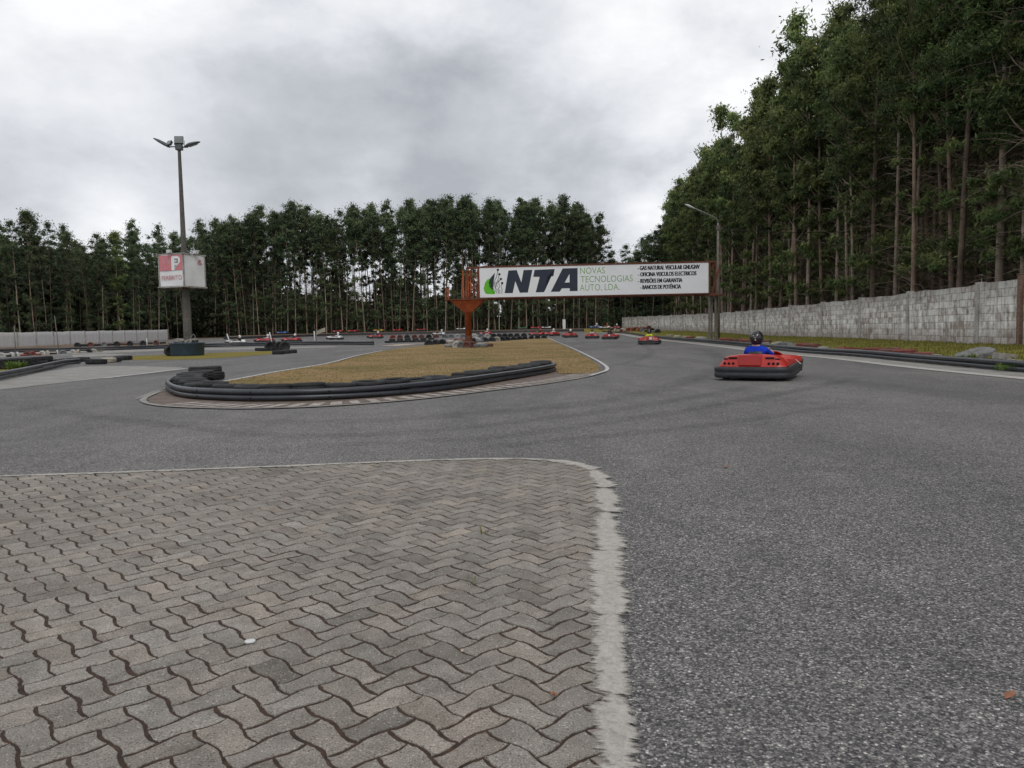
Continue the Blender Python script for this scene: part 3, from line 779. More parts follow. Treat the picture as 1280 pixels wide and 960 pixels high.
# ------------------------------------------------------------------ walls
def wall_run(pts, h, thick, z0f, name, mat, pillar_d=None, pillar_mat=None, coping=False):
    root = empty(name, (pts[0].x, pts[0].y, 0))
    inv = Vector((-pts[0].x, -pts[0].y, 0))
    me = bpy.data.meshes.new('masonry'); bm = bmesh.new(); uvl = bm.loops.layers.uv.new('UVMap')
    acc = 0; rows = []
    for i, p in enumerate(pts):
        if i: acc += (pts[i] - pts[i - 1]).length
        d = (pts[min(i + 1, len(pts) - 1)] - pts[max(i - 1, 0)]); d.z = 0; d.normalize(); x = Vector((d.y, -d.x, 0))
        z = z0f(p); hh = h + .025 * math.sin(acc * .9) + .018 * math.sin(acc * 2.3 + 1)
        q = p + inv
        rows.append((acc, hh, [bm.verts.new((q.x - x.x * thick / 2, q.y - x.y * thick / 2, z - .3)), bm.verts.new((q.x - x.x * thick / 2, q.y - x.y * thick / 2, z + hh)),
                     bm.verts.new((q.x + x.x * thick / 2, q.y + x.y * thick / 2, z + hh)), bm.verts.new((q.x + x.x * thick / 2, q.y + x.y * thick / 2, z - .3))]))
    vv = lambda r: [-.3, r[1], r[1] + thick, r[1] + thick + h + .3]
    for a, b in zip(rows[:-1], rows[1:]):
        for k in range(3):
            f = bm.faces.new((a[2][k], b[2][k], b[2][k + 1], a[2][k + 1]))
            for l, (u, v) in zip(f.loops, ((a[0], vv(a)[k]), (b[0], vv(b)[k]), (b[0], vv(b)[k + 1]), (a[0], vv(a)[k + 1]))): l[uvl].uv = (u, v)
    for r in (rows[0], rows[-1]):
        f = bm.faces.new(r[2])
        for l, (u, v) in zip(f.loops, ((0, -.3), (0, h), (thick, h), (thick, -.3))): l[uvl].uv = (u, v)
    bmesh.ops.recalc_face_normals(bm, faces=bm.faces)
    bm.to_mesh(me); bm.free(); me.materials.append(mat)
    link('masonry', me, root)
    return root, inv

def bank_z(p): return gz(p.y) + .27
WALL_PX = ((1276, 349.5), (1196, 359.2), (1100, 371), (1034, 378.5), (965, 385.5), (896, 391.6))
def wall_pt(px, py, h=2.2):
    # point on the wall's top edge: h above the bank
    return G(px, py, h + .27)
Wp = [wall_pt(*q) for q in WALL_PX]
def flatp(p): return Vector((p.x, p.y, 0))
Wp = [flatp(p) for p in Wp]
wp_ctrl = [Vector((Wp[0].x - 2.2, Wp[0].y - 14, 0))] + Wp + [Vector((23.6, 104, 0)), Vector((22.6, 124, 0)), Vector((20.9, 146, 0))]
WALL_R = resample(smooth_line(wp_ctrl, 8), 1.0)
M['wall_right'] = blockwall_mat('peeling_white_block_wall', paint=(.80, .79, .77), bare=(.29, .245, .21), dirt=(.20, .135, .105), wear=.56)
M['pillar'] = plain('wall_pillar_concrete', (.50, .49, .465), (.26, .245, .225), 2.5, .9, .3, fine=18)
wr_, inv_ = wall_run(WALL_R, 2.2, .2, bank_z, 'block_wall', M['wall_right'])
tag(wr_, 'long peeling white block wall on the grass bank under the tall trees at right', 'wall')
for k in [i for i in range(3, len(WALL_R), 7)]:
    p = WALL_R[k]; d = (WALL_R[min(k + 1, len(WALL_R) - 1)] - WALL_R[k - 1]).normalized()
    mb = MB(); z = bank_z(p)
    mb.box(p + inv_ + Vector((0, 0, z + 1.08)), (.28, .3, 2.4), rz=math.atan2(d.y, d.x) - PI / 2)
    # two rebar stubs
    mb.bar(p + inv_ + Vector((.05, .05, z + 2.25)), p + inv_ + Vector((.06, .07, z + 2.42)), .014)
    mb.build('pillar', M['pillar'], wr_, bevel=.015)
# rusty post at the near end of the wall
pp = at_depth(1277.5, 347, Wp[0].y - .35)
mb = MB(); zb = bank_z(pp)
mb.box((0, 0, 1.2), (.16, .16, 2.4)); mb.box((0, 0, 2.415), (.2, .2, .025)); mb.box((.0, -.085, 1.5), (.05, .012, .12))
M['post_brown'] = plain('brown_rusted_post', (.26, .17, .13), (.15, .09, .065), 4, .9, .2, fine=20)
o = mb.build('wall_post', M['post_brown'], None, bevel=.012); o.location = (pp.x - .02, pp.y, zb - .05)
tag(o, 'rusty brown steel post at the near end of the white block wall', 'post')

# left white wall far away
WALL_L = [Vector((-58 + .0 * k, 52 + k * 1.2, 0)) for k in range(int((131 - 52) / 1.2) + 1)]
M['wall_left'] = blockwall_mat('white_rendered_wall', .9, 1.7, paint=(.93, .93, .94), bare=(.80, .79, .78), dirt=(.45, .40, .36), wear=.0)
wl_, inv_ = wall_run(WALL_L, 1.62, .2, lambda p: gz(p.y) + .05, 'white_wall', M['wall_left'])
tag(wl_, 'low white rendered wall in front of the trees at far left', 'wall')
for k in range(2, len(WALL_L), 3):
    p = WALL_L[k]; mb = MB()
    mb.box(p + inv_ + Vector((.03, 0, gz(p.y) + .86)), (.26, .2, 1.72)); mb.build('pillar', M['pillar'], wl_)

# ------------------------------------------------------------------ right bank and forest floor
def offset_to(pts, y):
    for a, b in zip(pts[:-1], pts[1:]):
        if (a.y - y) * (b.y - y) <= 0 and abs(a.y - b.y) > 1e-6: return a.x + (b.x - a.x) * (y - a.y) / (b.y - a.y)
    return pts[0].x if y < pts[0].y else pts[-1].x
mb = MB(); vs = []; fs = []; NB = 12
ys = [4 + k * 1.0 for k in range(int(146 - 4))]
for y in ys:
    xa = offset_to(PIPE_R, y) + .05; xb = offset_to(WALL_R, y) + .1
    for k in range(NB + 1):
        t = k / NB
        z = .27 * (t ** .55) + .05 * math.sin(y * 1.3 + k * 1.9) * t * (1 - t) * 3
        vs.append((xa + (xb - xa) * t, y, gz(y) + z - .012 * (1 - t) + .006))
W = NB + 1
for i in range(len(ys) - 1):
    for k in range(NB): fs.append((i * W + k, i * W + k + 1, (i + 1) * W + k + 1, (i + 1) * W + k))
mb.add(vs, fs, True); mb.build('grass_bank', M['green_grass'])['kind'] = 'structure'
mb = MB(); vs = []; fs = []
for y in [-10] + ys + [150, 165, 180, 240, 330]:
    xb = offset_to(WALL_R, y) + .05
    if y > 146: xb = 21 + (y - 146) * .1
    for x in (xb, xb + 3, 140): vs.append((x, y, gz(y) + .25 - .002))
for i in range(len(vs) // 3 - 1):
    for k in range(2): fs.append((i * 3 + k, i * 3 + k + 1, i * 3 + 4 + k, i * 3 + 3 + k))
mb.add(vs, fs); mb.build('forest_floor', M['forest_floor'])['kind'] = 'structure'
sheet('forest_floor', [(-200, 152), (-58.3, 148), (20.5, 152), (24, 330), (-200, 330)], .012, M['forest_floor'])
sheet('forest_floor', [(-200, 30), (-58.2, 30), (-58.3, 148), (-200, 152)], .012, M['forest_floor'])

def bank_pt(t, y):
    xa = offset_to(PIPE_R, y); xb = offset_to(WALL_R, y)
    return Vector((xa + (xb - xa) * t, y, gz(y) + .27 * (t ** .55)))
pts = []
for _ in range(42000):
    y = 11 + 95 * rng.random() ** 1.9; t = .16 + .84 * rng.random() ** .7
    if math.sin(y * 1.7 + 3 * t) * math.sin(y * .63 + 5 * t) < -.35: continue
    pts.append(bank_pt(t, y) + Vector((0, 0, .0)))
o = link('bank_grass_blades', blades('bank_grass_blades', pts, .11, .03, M['blade'])); tag(o, kind='stuff', label='yellow green grass tufts along the bank below the wall', cat='grass')
pts = []
gx0, gx1 = min(p.x for p in PIPE_I), 5
gpoly = flat(gi)
while len(pts) < 24000:
    y = 12.5 + 36 * rng.random() ** 1.6; x = rng.uniform(-8, 6)
    if inside(x, y, gpoly): pts.append((x, y, .018))
o = link('island_grass_blades', blades('island_grass_blades', pts, .04, .016, M['blade_dry'], .8)); tag(o, kind='stuff', label='dry brown mown grass on the island', cat='grass')

def weed(px, py, n, h, label, r=.12, mat=None, loc=None):
    c = loc or G(px, py)
    nn = n; a = rng.uniform(0, 2 * PI, nn); rr = r * np.sqrt(rng.random(nn))
    P = np.stack([rr * np.cos(a), rr * np.sin(a), np.zeros(nn)], 1)
    D = unit(np.stack([np.cos(a) * .7 + rng.normal(0, .3, nn), np.sin(a) * .7 + rng.normal(0, .3, nn), np.full(nn, .8)], 1))
    N = unit(np.cross(D, np.tile([0, 0, 1.0], (nn, 1)) + rng.normal(0, .2, (nn, 3))))
    L = h * rng.uniform(.4, 1.1, nn); zoff = rng.uniform(0, h * .7, nn); P[:, 2] = zoff
    me = quads_mesh('weed', P + D * L[:, None] * .4, D, N, L, L * .3, rng.random(nn), mat or M['weed'])
    o = link('weed', me); o.location = (c.x, c.y, c.z + .012)
    tag(o, label, 'weed')
weed(20, 464, 240, .26, 'clump of green weeds in front of the black pipes at the left', .28)
weed(1258, 464.5, 110, .15, 'low green weed at the foot of the right pipes near the frame edge', .22)
weed(1222, 448, 70, .16, 'green weed growing beside the broken concrete slab', .2, loc=bank_pt(.12, 19.5))
weed(604, 671, 16, .032, 'dry yellow tuft in a paving joint, the farther of the two', .035, M['blade'])
weed(588, 735, 18, .024, 'small green tuft in a paving joint, the nearer of the two', .03)

# ------------------------------------------------------------------ tyres and pipe barriers
def tyre_mesh():
    mb = MB(); R, w_, ri = .29, .095, .165
    prof = [(ri, -w_ * .72), (ri + .015, -w_ * .86), (.225, -w_ * 1.0), (.262, -w_ * .96), (.283, -w_ * .74), (R, -w_ * .4), (R - .006, -w_ * .36), (R - .006, -w_ * .3), (R + .001, -w_ * .26), (R + .001, w_ * .26), (R - .006, w_ * .3),
            (R - .006, w_ * .36), (R, w_ * .4), (.283, w_ * .74), (.262, w_ * .96), (.225, w_ * 1.0), (ri + .015, w_ * .86), (ri, w_ * .72), (ri + .03, w_ * .6), (R - .03, w_ * .5), (R - .03, -w_ * .5), (ri + .03, -w_ * .6)]
    mb.lathe(prof, 28, closed=True)
    return mb.mesh('tyre', M['rubber'])
TYRE = tyre_mesh()
def tyre_sunk_mesh():
    mb = MB(); R, w_ = .29, .10
    mb.lathe([(0, -w_ * .5), (.15, -w_ * .55), (.165, -w_ * .72), (.18, -w_ * .9), (.225, -w_), (.262, -w_ * .96), (.283, -w_ * .74), (R, -w_ * .4), (R, w_ * .4), (.283, w_ * .74), (.262, w_ * .96), (.225, w_), (.18, w_ * .9), (.165, w_ * .72), (.15, w_ * .55), (0, w_ * .5)], 28)
    return mb.mesh('tyre_sunk', M['rubber'])
TYRE_SUNK = tyre_sunk_mesh()
def tyre(p, label, group, mat='rubber', upright=False, heading=0, s=1.0, lean=0):
    o = link('tyre', TYRE_SUNK if upright else TYRE)
    if upright: o.rotation_euler = (PI / 2 + lean, 0, heading)
    else: o.rotation_euler = (random.gauss(0, .03), random.gauss(0, .03), random.uniform(0, 6))
    o.scale = (s, s, s * 1.0); o.location = p
    if mat != 'rubber':
        o.material_slots[0].link = 'OBJECT'; o.material_slots[0].material = M[mat]
    tag(o, label, 'tyre', group)
    return o

mb = MB(); mb.lathe([(0, .012), (.015, .012), (.017, 0)], 8); BOLT = mb.mesh('bolt', M['bolt'])
def pipes(name, pts, label, r=.056, n=2, bolts=1.25, gap=.005):
    pts = [Vector(p) for p in pts]
    o0 = Vector((pts[0].x, pts[0].y, 0)); root = empty(name, o0)
    tag(root, label, 'pipe barrier')
    rs = resample(pts, .5)
    for k in range(n):
        mb = MB(); z = .02 + r + k * (2 * r + gap)
        off = .02 * k
        P = []
        for i, p in enumerate(rs):
            d = (rs[min(i + 1, len(rs) - 1)] - rs[max(i - 1, 0)]).normalized()
            P.append(p - o0 + Vector((-d.y, d.x, 0)) * off * 0 + Vector((0, 0, z + gz(p.y) - p.z + .006 * math.sin(i * .8 + k * 2)) ) )
        for q, p in zip(P, rs): q.z = gz(p.y) + z + .006 * math.sin(p.y * .9 + p.x * .8 + k * 2)
        mb.tube(P, r, 10); pipe = mb.build('pipe', M['pipe'], root)
        if bolts:
            bl = resample(P, bolts)
            for i, b in enumerate(bl[:48]):
                d = (bl[min(i + 1, len(bl) - 1)] - bl[max(i - 1, 0)]); d.z = 0; d.normalize()
                x = Vector((d.y, -d.x, 0))
                if x.dot(-(b + o0)) < 0: x = -x
                q = b + x * (r * .93)
                bo = link('bolt', BOLT, pipe); bo.location = q; bo.rotation_mode = 'QUATERNION'; bo.rotation_quaternion = x.to_track_quat('Z', 'Y')
    return root
pipes('pipe_barrier', PIPE_I, 'pair of black plastic pipes bolted round the near tip of the grass island', .047)
pipes('pipe_barrier', PIPE_R, 'long pair of black pipes along the track edge below the block wall')
PIPE_L = smooth_line([G(*q) for q in ((-70, 490), (0, 476), (40, 467), (70, 460), (85, 456.8), (104, 455.2))], 6)
pipes('pipe_barrier', PIPE_L, 'pair of black pipes curving along the left edge of the concrete apron', .056)
PIPE_F = smooth_line([G(*q) for q in ((-60, 443.5), (60, 440), (140, 438.2), (200, 436.2), (270, 433.8), (330, 432.5), (410, 431.2), (470, 431.6))], 5)
pipes('pipe_barrier', PIPE_F, 'low black barrier in front of the far lane behind the blue tub', .085, 2, 0)
PIPE_X = smooth_line([G(*q) for q in ((280, 424.5), (400, 420.3), (470, 418.6), (560, 416.9), (640, 415.6), (700, 414.5), (740, 414.0))], 5)
pipes('pipe_barrier', PIPE_X, 'farthest black barrier below the trunks of the far trees', .10, 2, 0)

# tyres behind the island pipes (inside the island)
def inner(pts, i, off):
    d = (pts[min(i + 1, len(pts) - 1)] - pts[max(i - 1, 0)]).normalized()
    return pts[i] + Vector((-d.y, d.x, 0)) * off
irs = resample(PIPE_I, .60)
for i, p in enumerate(irs[1:-1], 1):
    q = inner(irs, i, .37)
    q2 = inner(irs, i, .36)
    tyre(Vector((q.x, q.y, .165 + random.gauss(0, .014))), 'black tyre lying flat behind the pipes of the grass island', 'tyres behind the island pipes')
for q in ((246, 476.5), (258, 475.8)):
    p = G(*q); tyre(Vector((p.x, p.y + .25, .25)), 'extra black tyre piled at the left tip of the island', 'tyres piled at the island tip', s=.95)
    tyre(Vector((p.x + .05, p.y + .25, .11)), 'bottom black tyre of the pile at the left tip of the island', 'bottom tyres of the island tip pile')
# back edge of the island: half sunk upright tyres
seq = [(536, 431.2, 'rubber'), (545, 430.6, 'rubber'), (553, 430.3, 'rubber'), (563, 429.8, 't_brown'), (570, 429.2, 't_brown'), (577, 428.7, 't_red'), (592, 428.4, 'rubber'), (597, 427.8, 't_white'), (606, 427.2, 'rubber'),
       (615, 426.6, 'rubber'), (621, 426.3, 't_cream'), (628, 426, 'rubber'), (634, 425.7, 'rubber'), (642, 425.2, 'rubber'), (649, 424.7, 'rubber'), (656, 424.4, 'rubber'), (664, 423.9, 'rubber'), (672, 423.6, 'rubber'), (680, 423.2, 'rubber')]
CN = {'rubber': 'black', 't_brown': 'red brown', 't_red': 'faded red', 't_white': 'dirty white', 't_cream': 'cream', 't_grey': 'grey'}
for (x, y, m) in seq:
    p = G(x, y)
    tyre(p + Vector((0, 0, .07)), CN[m] + ' tyre half sunk upright along the back edge of the grass island', CN[m] + ' tyres on the back edge of the island', m, True, random.gauss(0, .3), 1.3 if x < 640 else 1.1)
for x in range(484, 536, 5):
    p = G(x, 428.7 - (x - 484) * .03)
    tyre(p + Vector((0, .4, .1)), 'black tyre lying flat in the dark row left of the orange column', 'flat tyres left of the orange column', s=1.1)
    if x % 2 == 0: tyre(p + Vector((.2, 2.0, .28)), 'black tyre stacked in the dark row left of the orange column', 'stacked tyres left of the orange column', s=1.1)
rowF = [(491, 't_red'), (500, 't_brown'), (509, 'rubber'), (518, 't_brown'), (527, 't_brown'), (536, 'rubber'), (545, 't_brown'), (556, 't_grey'), (564, 't_grey'), (572, 't_white'), (579, 't_grey'), (593, 't_white'), (601, 't_grey'), (609, 't_white'), (617, 'rubber'), (624, 'rubber'), (631, 'rubber'), (638, 'rubber'), (646, 'rubber'), (655, 'rubber')]
for i, (x, m) in enumerate(rowF):
    p = G(x, 423.2 - (x - 490) * .013)
    tyre(p + Vector((0, 0, .10)), CN[m] + ' tyre standing in the second row beyond the grass island', CN[m] + ' tyres of the second row beyond the island', m, True, random.gauss(0, .25), 1.35)
# ring of painted tyres round the orange column
ring = [(561, 434.4, 't_white'), (566, 433.2, 't_cream'), (571, 434.8, 't_white'), (577, 434.9, 't_grey'), (584, 435, 't_brown'), (590, 434.9, 't_brown'), (597, 434.8, 't_grey'), (604, 434.7, 't_grey'), (611, 434.0, 't_brown'), (572, 432.3, 't_grey'), (602, 432.2, 't_white')]
for (x, y, m) in ring:
    p = G(x, y); tyre(p + Vector((0, 0, .14)), CN[m] + ' tyre at the foot of the orange column', CN[m] + ' tyres round the orange column', m, random.random() < .5, random.gauss(0, .5), 1.05)
for (x, y, m) in ((563, 431.5, 't_white'), (574, 432.4, 't_cream'), (600, 431.8, 't_grey')):
    p = G(x, 434.2); p.z = .42
    tyre(p, CN[m] + ' tyre piled on the ring at the foot of the orange column', CN[m] + ' tyres piled at the orange column', m, False, 0, .95)
# tyres near the far hairpin
for (x, y, m, up, z) in ((331, 438.8, 'rubber', False, .1), (325, 438.6, 'rubber', False, .1), (337, 438.5, 'rubber', True, .3), (342, 438.2, 'rubber', True, .3), (350, 439.2, 'rubber', True, .32), (356, 439.4, 'rubber', True, .32), (348, 443, 'rubber', False, .1), (356, 442.2, 'rubber', False, .1), (364, 441.5, 'rubber', False, .1)):
    p = G(x, y); tyre(p + Vector((0, 0, z)), 'black tyre ' + ('standing' if up else 'lying') + ' at the tip of the grass strip by the inner lane', ('standing' if up else 'lying') + ' tyres at the grass strip tip', m, up, random.gauss(.3, .3), 1.15)
# left: red and white row, black stack, loose ones
cols = ['t_white', 'rubber', 't_white', 't_white', 't_red', 't_brown', 't_red', 't_red', 't_white', 't_cream', 'rubber', 't_white', 't_grey', 't_white', 't_white', 't_cream', 't_white', 'rubber', 't_white', 't_cream']
for i, m in enumerate(cols):
    x = 2 + i * 6.4; p = G(x, 446.4 - i * .32)
    tyre(p + Vector((0, 0, .04)), CN[m] + ' tyre in the painted row beyond the left black tyre stack', CN[m] + ' tyres of the left painted row', m, i % 3 != 1, random.gauss(0, .6), .85)
for i in range(12):
    x = -12 + i * 9.8; p = G(x, 462.8 - i * .93)
    for k in range(2 if i < 7 else 1):
        tyre(p + Vector((random.gauss(0, .03), .45, .1 + .17 * k)), ('upper' if k else 'lower') + ' black tyre in the stack behind the left pipes', ('upper' if k else 'lower') + ' tyres of the left stack', s=1.08)
for (x, y, m, lb) in ((117, 455.3, 'rubber', 'black tyre lying alone just past the end of the left stack'), (124, 455.2, 'rubber', 'black tyre touching the lone tyre past the left stack'), (136, 453.4, 't_cream', 'cream painted tyre lying on the tarmac between black ones'),
                  (143, 452.8, 'rubber', 'black tyre lying right beside the cream tyre'), (151, 450.4, 'rubber', 'black tyre lying at the left point of the grass strip'), (157, 450.0, 'rubber', 'last black tyre towards the blue tub')):
    p = G(x, y); tyre(p + Vector((0, 0, .11)), lb, None, m, s=1.05)
for i in range(14):
    x = 97 + i * 8.2; p = G(x, 434.6 - i * .28)
    m = ['rubber', 'rubber', 't_brown', 'rubber', 't_grey'][i % 5]
    tyre(p + Vector((0, 0, .22)), CN[m] + ' tyre lying on the dirt below the white wall', CN[m] + ' tyres below the white wall', m, i % 2 == 0, random.gauss(0, .4), 1.15)
# behind the right pipes: dark flattened tyres and painted ones on the bank
rr_ = resample(PIPE_R, .66)
cnt = 0
for i, p in enumerate(rr_):
    if p.y < 10 or p.y > 88: continue
    q = inner(rr_, i, -.38)
    tyre(Vector((q.x, q.y, gz(q.y) + .10)), 'black tyre lying behind the long right-hand pipes', 'tyres behind the right pipes'); cnt += 1
for (y, t, m) in ((24, .16, 't_red'), (25.2, .17, 't_brown'), (26.3, .16, 't_red'), (33, .2, 't_brown'), (34.2, .2, 't_red'), (37, .18, 't_grey'), (43, .24, 't_brown'), (46, .2, 't_brown'), (47.5, .22, 't_red'), (49, .2, 't_brown'), (52, .2, 't_red'), (54, .22, 't_red'), (57, .2, 't_cream'), (61, .2, 't_white'), (63, .22, 't_white'), (67, .2, 't_red'), (70, .22, 't_cream'), (74, .2, 't_white'), (79, .2, 't_cream')):
    p = bank_pt(t, y); tyre(p + Vector((0, 0, .07)), CN[m] + ' painted tyre sunk in the grass bank behind the right pipes', CN[m] + ' tyres on the right bank', m, False, 0, 1.2)

# broken slabs and stones on the right bank
def slab(name, loc, dims, rot, mat, label, seed=0):
    mb = MB(); rr = random.Random(seed)
    n = 9; ring_ = []
    for k in range(n):
        a = 2 * PI * k / n; r_ = rr.uniform(.82, 1.05); ring_.append((dims[0] / 2 * math.copysign(abs(math.cos(a)) ** .6, math.cos(a)) * r_, dims[1] / 2 * math.copysign(abs(math.sin(a)) ** .6, math.sin(a)) * r_))
    vs = [(x, y, -dims[2] / 2) for x, y in ring_] + [(x * .97, y * .97, dims[2] / 2) for x, y in ring_]
    fs = [tuple(range(n))[::-1], tuple(range(n, 2 * n))] + [(k, (k + 1) % n, n + (k + 1) % n, n + k) for k in range(n)]
    mb.add(vs, fs); o = mb.build(name, mat, None, bevel=.012)
    o.location = loc; o.rotation_euler = rot; tag(o, label, 'debris'); return o
M['slab_grey'] = plain('grey_slab', (.22, .215, .21), (.12, .12, .12), 4, .9, .3, fine=25)
p = bank_pt(.22, 19.8)
slab('concrete_slab', p + Vector((-.15, 0, .16)), (1.15, .7, .11), (.1, -.22, .3), M['slab_grey'], 'broken grey concrete slab propped on the right bank near the frame edge', 3)
slab('concrete_block', p + Vector((.25, -.5, .09)), (.85, .4, .16), (.05, .1, .5), M['concrete'], 'pale broken block lying in front of the propped slab', 4)
slab('concrete_block', bank_pt(.16, 17.9) + Vector((0, 0, .05)), (.5, .3, .12), (0, .1, .2), M['concrete'], 'pale stone at the right frame edge behind the pipes', 6)
slab('plastic_sheet', bank_pt(.2, 28.6) + Vector((0, 0, .07)), (2.2, .5, .1), (0, .05, .8), M['red_debris'], 'faded red plastic strip lying on the bank left of the propped slab', 7)
slab('plastic_sheet', bank_pt(.2, 23.0) + Vector((0, 0, .06)), (1.3, .5, .09), (.05, .02, .9), M['red_debris'], 'short faded red plastic piece beside the propped slab', 8)
for i, (y, t, s) in enumerate(((21.5, .14, .3), (27, .13, .35), (30.5, .15, .5), (36, .2, .6), (39.5, .2, .8), (41, .17, .5))):
    slab('rubble_stone', bank_pt(t, y) + Vector((0, 0, .05)), (s, s * .6, .13), (random.gauss(0, .1), random.gauss(0, .1), i), M['stone'],
         ['small pale stone on the bank just left of the propped slab', 'pale stone beside the long red plastic strip', 'flat stone beyond the long red plastic strip', 'pale flat slab on the bank right of the near driver', 'largest pale slab on the bank behind the near driver', 'stone touching the largest pale slab on the bank'][i], 20 + i)
p = G(313, 807); slab('pebble', p + Vector((0, 0, .016)), (.045, .032, .008), (0, 0, .4), M['lamp_white'], 'flat white pebble lying on the paving', 31)
p = G(578, 819); slab('pebble', p + Vector((0, 0, .016)), (.014, .012, .007), (0, 0, 1.4), M['sand'], 'tiny yellow pebble in a paving joint', 32)
def dead_leaf(px, py, s, label, up=.008):
    p = G(px, py); mb = MB()
    vs = [(0, -s, 0), (s * .4, -s * .3, .006), (s * .35, s * .4, .004), (0, s, .008), (-s * .4, s * .3, .003), (-s * .38, -s * .4, .007)]
    mb.add(vs, [(0, 1, 2, 3), (0, 3, 4, 5)]); o = mb.build('fallen_leaf', M['leaf_dead']); o.location = p + Vector((0, 0, up)); o.rotation_euler = (0, 0, px)
    tag(o, label, 'leaf')
M['leaf_dead'] = plain('fallen_leaf_brown', (.30, .13, .07), (.2, .08, .045), 30, .8)
dead_leaf(907, 585, .04, 'small orange brown leaf on the asphalt beyond the paving corner')
dead_leaf(1262, 873, .030, 'reddish fallen leaf on the asphalt at the lower right')
dead_leaf(692, 876, .016, 'tiny dry leaf on the paving near the pale edging', .018)

# ------------------------------------------------------------------ text helpers
def text_polys(s, bold=0.0, shear=0.0, space=1.0):
    cu = bpy.data.curves.new('txt', 'FONT'); cu.body = s; cu.offset = bold; cu.shear = shear; cu.space_character = space
    cu.resolution_u = 4
    o = bpy.data.objects.new('txt', cu); COL.objects.link(o)
    dg = bpy.context.evaluated_depsgraph_get()
    me = bpy.data.meshes.new_from_object(o.evaluated_get(dg))
    vs = [tuple(v.co) for v in me.vertices]; fs = [tuple(p.vertices) for p in me.polygons]
    bpy.data.objects.remove(o); bpy.data.curves.remove(cu); bpy.data.meshes.remove(me)
    xs = [v[0] for v in vs]; ys = [v[1] for v in vs]
    return vs, fs, (min(xs), max(xs), min(ys), max(ys))

# ------------------------------------------------------------------ gantry with the billboard
GA = at_depth(600, 372, 57.0); GB = at_depth(885.5, 366, 55.7)
gdir = Vector((GB.x - GA.x, GB.y - GA.y, 0)); GL = gdir.length; gdir.normalize()
GH = (at_depth(600, 335, 57.0) - GA).z
gan = empty('gantry', (GA.x, GA.y, 0), math.atan2(gdir.y, gdir.x))
tag(gan, 'rusty steel gantry spanning the track and carrying a long white billboard', 'gantry')
Z0 = (GA.z + GB.z) / 2; Z1 = Z0 + GH
# local frame: x along the board, y away from the camera, z up
mb = MB(); mb.box((GL / 2, .0, (Z0 + Z1) / 2), (GL, .05, GH)); panel = mb.build('panel', M['panel'], gan)
def puv(px, py):
    t = (px - 600) / 286.0
    top = 335 - 7 * t; bot = 372 - 6 * t
    return (t * GL, Z0 + (bot - py) / (bot - top) * GH)
def zb1(x, y): return puv(590 + x / 8.533, 320 + y / 8.533)
def zb2(x, y): return puv(720 + x / 6.737, 320 + y / 6.737)
YF = -.029
def ink_poly(mb, loop, conv=zb1, y=YF):
    P = [conv(*q) for q in loop]
    bm = bmesh.new(); f = bm.faces.new([bm.verts.new((u, y, w_)) for (u, w_) in P])
    bmesh.ops.triangulate(bm, faces=[f], ngon_method='EAR_CLIP')
    bm.verts.index_update()
    mb.add([v.co.copy() for v in bm.verts], [[v.index for v in f.verts] for f in bm.faces]); bm.free()
mb = MB()
ink_poly(mb, [(355, 397), (400, 155), (490, 150), (538, 282), (565, 150), (660, 147), (607, 390), (520, 392), (473, 268), (443, 395)])
ink_poly(mb, [(683, 148), (900, 138), (885, 215), (822, 219), (783, 385), (692, 388), (737, 222), (668, 222)])
ink_poly(mb, [(855, 382), (985, 132), (1062, 130), (1058, 190), (1005, 283), (975, 345), (950, 380)])
ink_poly(mb, [(1062, 130), (1145, 128), (1143, 373), (1060, 375), (1058, 343), (1058, 281), (1058, 190)])
ink_poly(mb, [(975, 345), (1005, 283), (1058, 281), (1058, 343)])
ink_poly(mb, [(255, 178), (205, 232), (185, 285), (192, 330), (222, 362), (228, 300)])
mb.build('lettering', M['navy'], panel)
mb = MB(); ink_poly(mb, [(128, 345), (145, 285), (170, 252), (203, 236), (184, 285), (190, 332), (222, 366), (258, 380), (245, 408), (152, 405), (135, 380)])
mb.build('logo_leaf', M['leaf_green_ink'], panel)
mb = MB()
for pl in (((287, 150), (273, 215), (242, 280), (228, 345), (270, 380), (272, 402)), ((302, 195), (283, 260), (262, 300), (256, 345), (288, 372), (290, 402)), ((317, 245), (292, 275), (300, 330), (285, 352), (305, 370), (304, 402)), ((330, 290), (318, 330), (328, 352), (325, 402)), ((255, 275), (245, 320), (262, 345)), ((296, 260), (270, 300), (276, 330))):
    for a, b in zip(pl[:-1], pl[1:]):
        a, b = zb1(*a), zb1(*b); mb.bar((a[0], YF, a[1]), (b[0], YF, b[1]), .035, .004, (0, 1, 0))
for q in ((287, 148), (302, 195), (317, 245), (330, 290)):
    u, w_ = zb1(*q); mb.lathe([(0, .002), (.09, .002)], 10, (u, YF - .003, w_), Matrix.Rotation(PI / 2, 3, 'X'), False)
mb.build('logo_circuit', M['ink'], panel)
def ink_text(mb, s, x0, x1, y0, y1, bold, shear=0, fat=0):
    """fit text between zoom pixels x0..x1, baseline y1, cap top y0 (at the left end)"""
    vs, fs, bb = text_polys(s, bold, shear)
    cap = .0
    _, _, bc = text_polys('N', bold, 0)
    u0, w0 = zb2(x0, y1); u1, _ = zb2(x1, y1); _, w1 = zb2(x0, y0)
    sx = (u1 - u0) / (bb[1] - bb[0]); sz = (w1 - w0) / (bc[3] - bc[2])
    for i, dx in enumerate((0, -fat, fat) if fat else (0,)):
        mb.add([(u0 + dx + (v[0] - bb[0]) * sx, YF - .0015 * i, w0 + (v[1] - bc[2]) * sz) for v in vs], fs)
mb = MB()
ink_text(mb, 'NOVAS', 50, 258, 99, 150, -.008); ink_text(mb, 'TECNOLOGIAS', 53, 490, 170, 222, -.008); ink_text(mb, 'AUTO, LDA.', 45, 380, 240, 292, -.008)
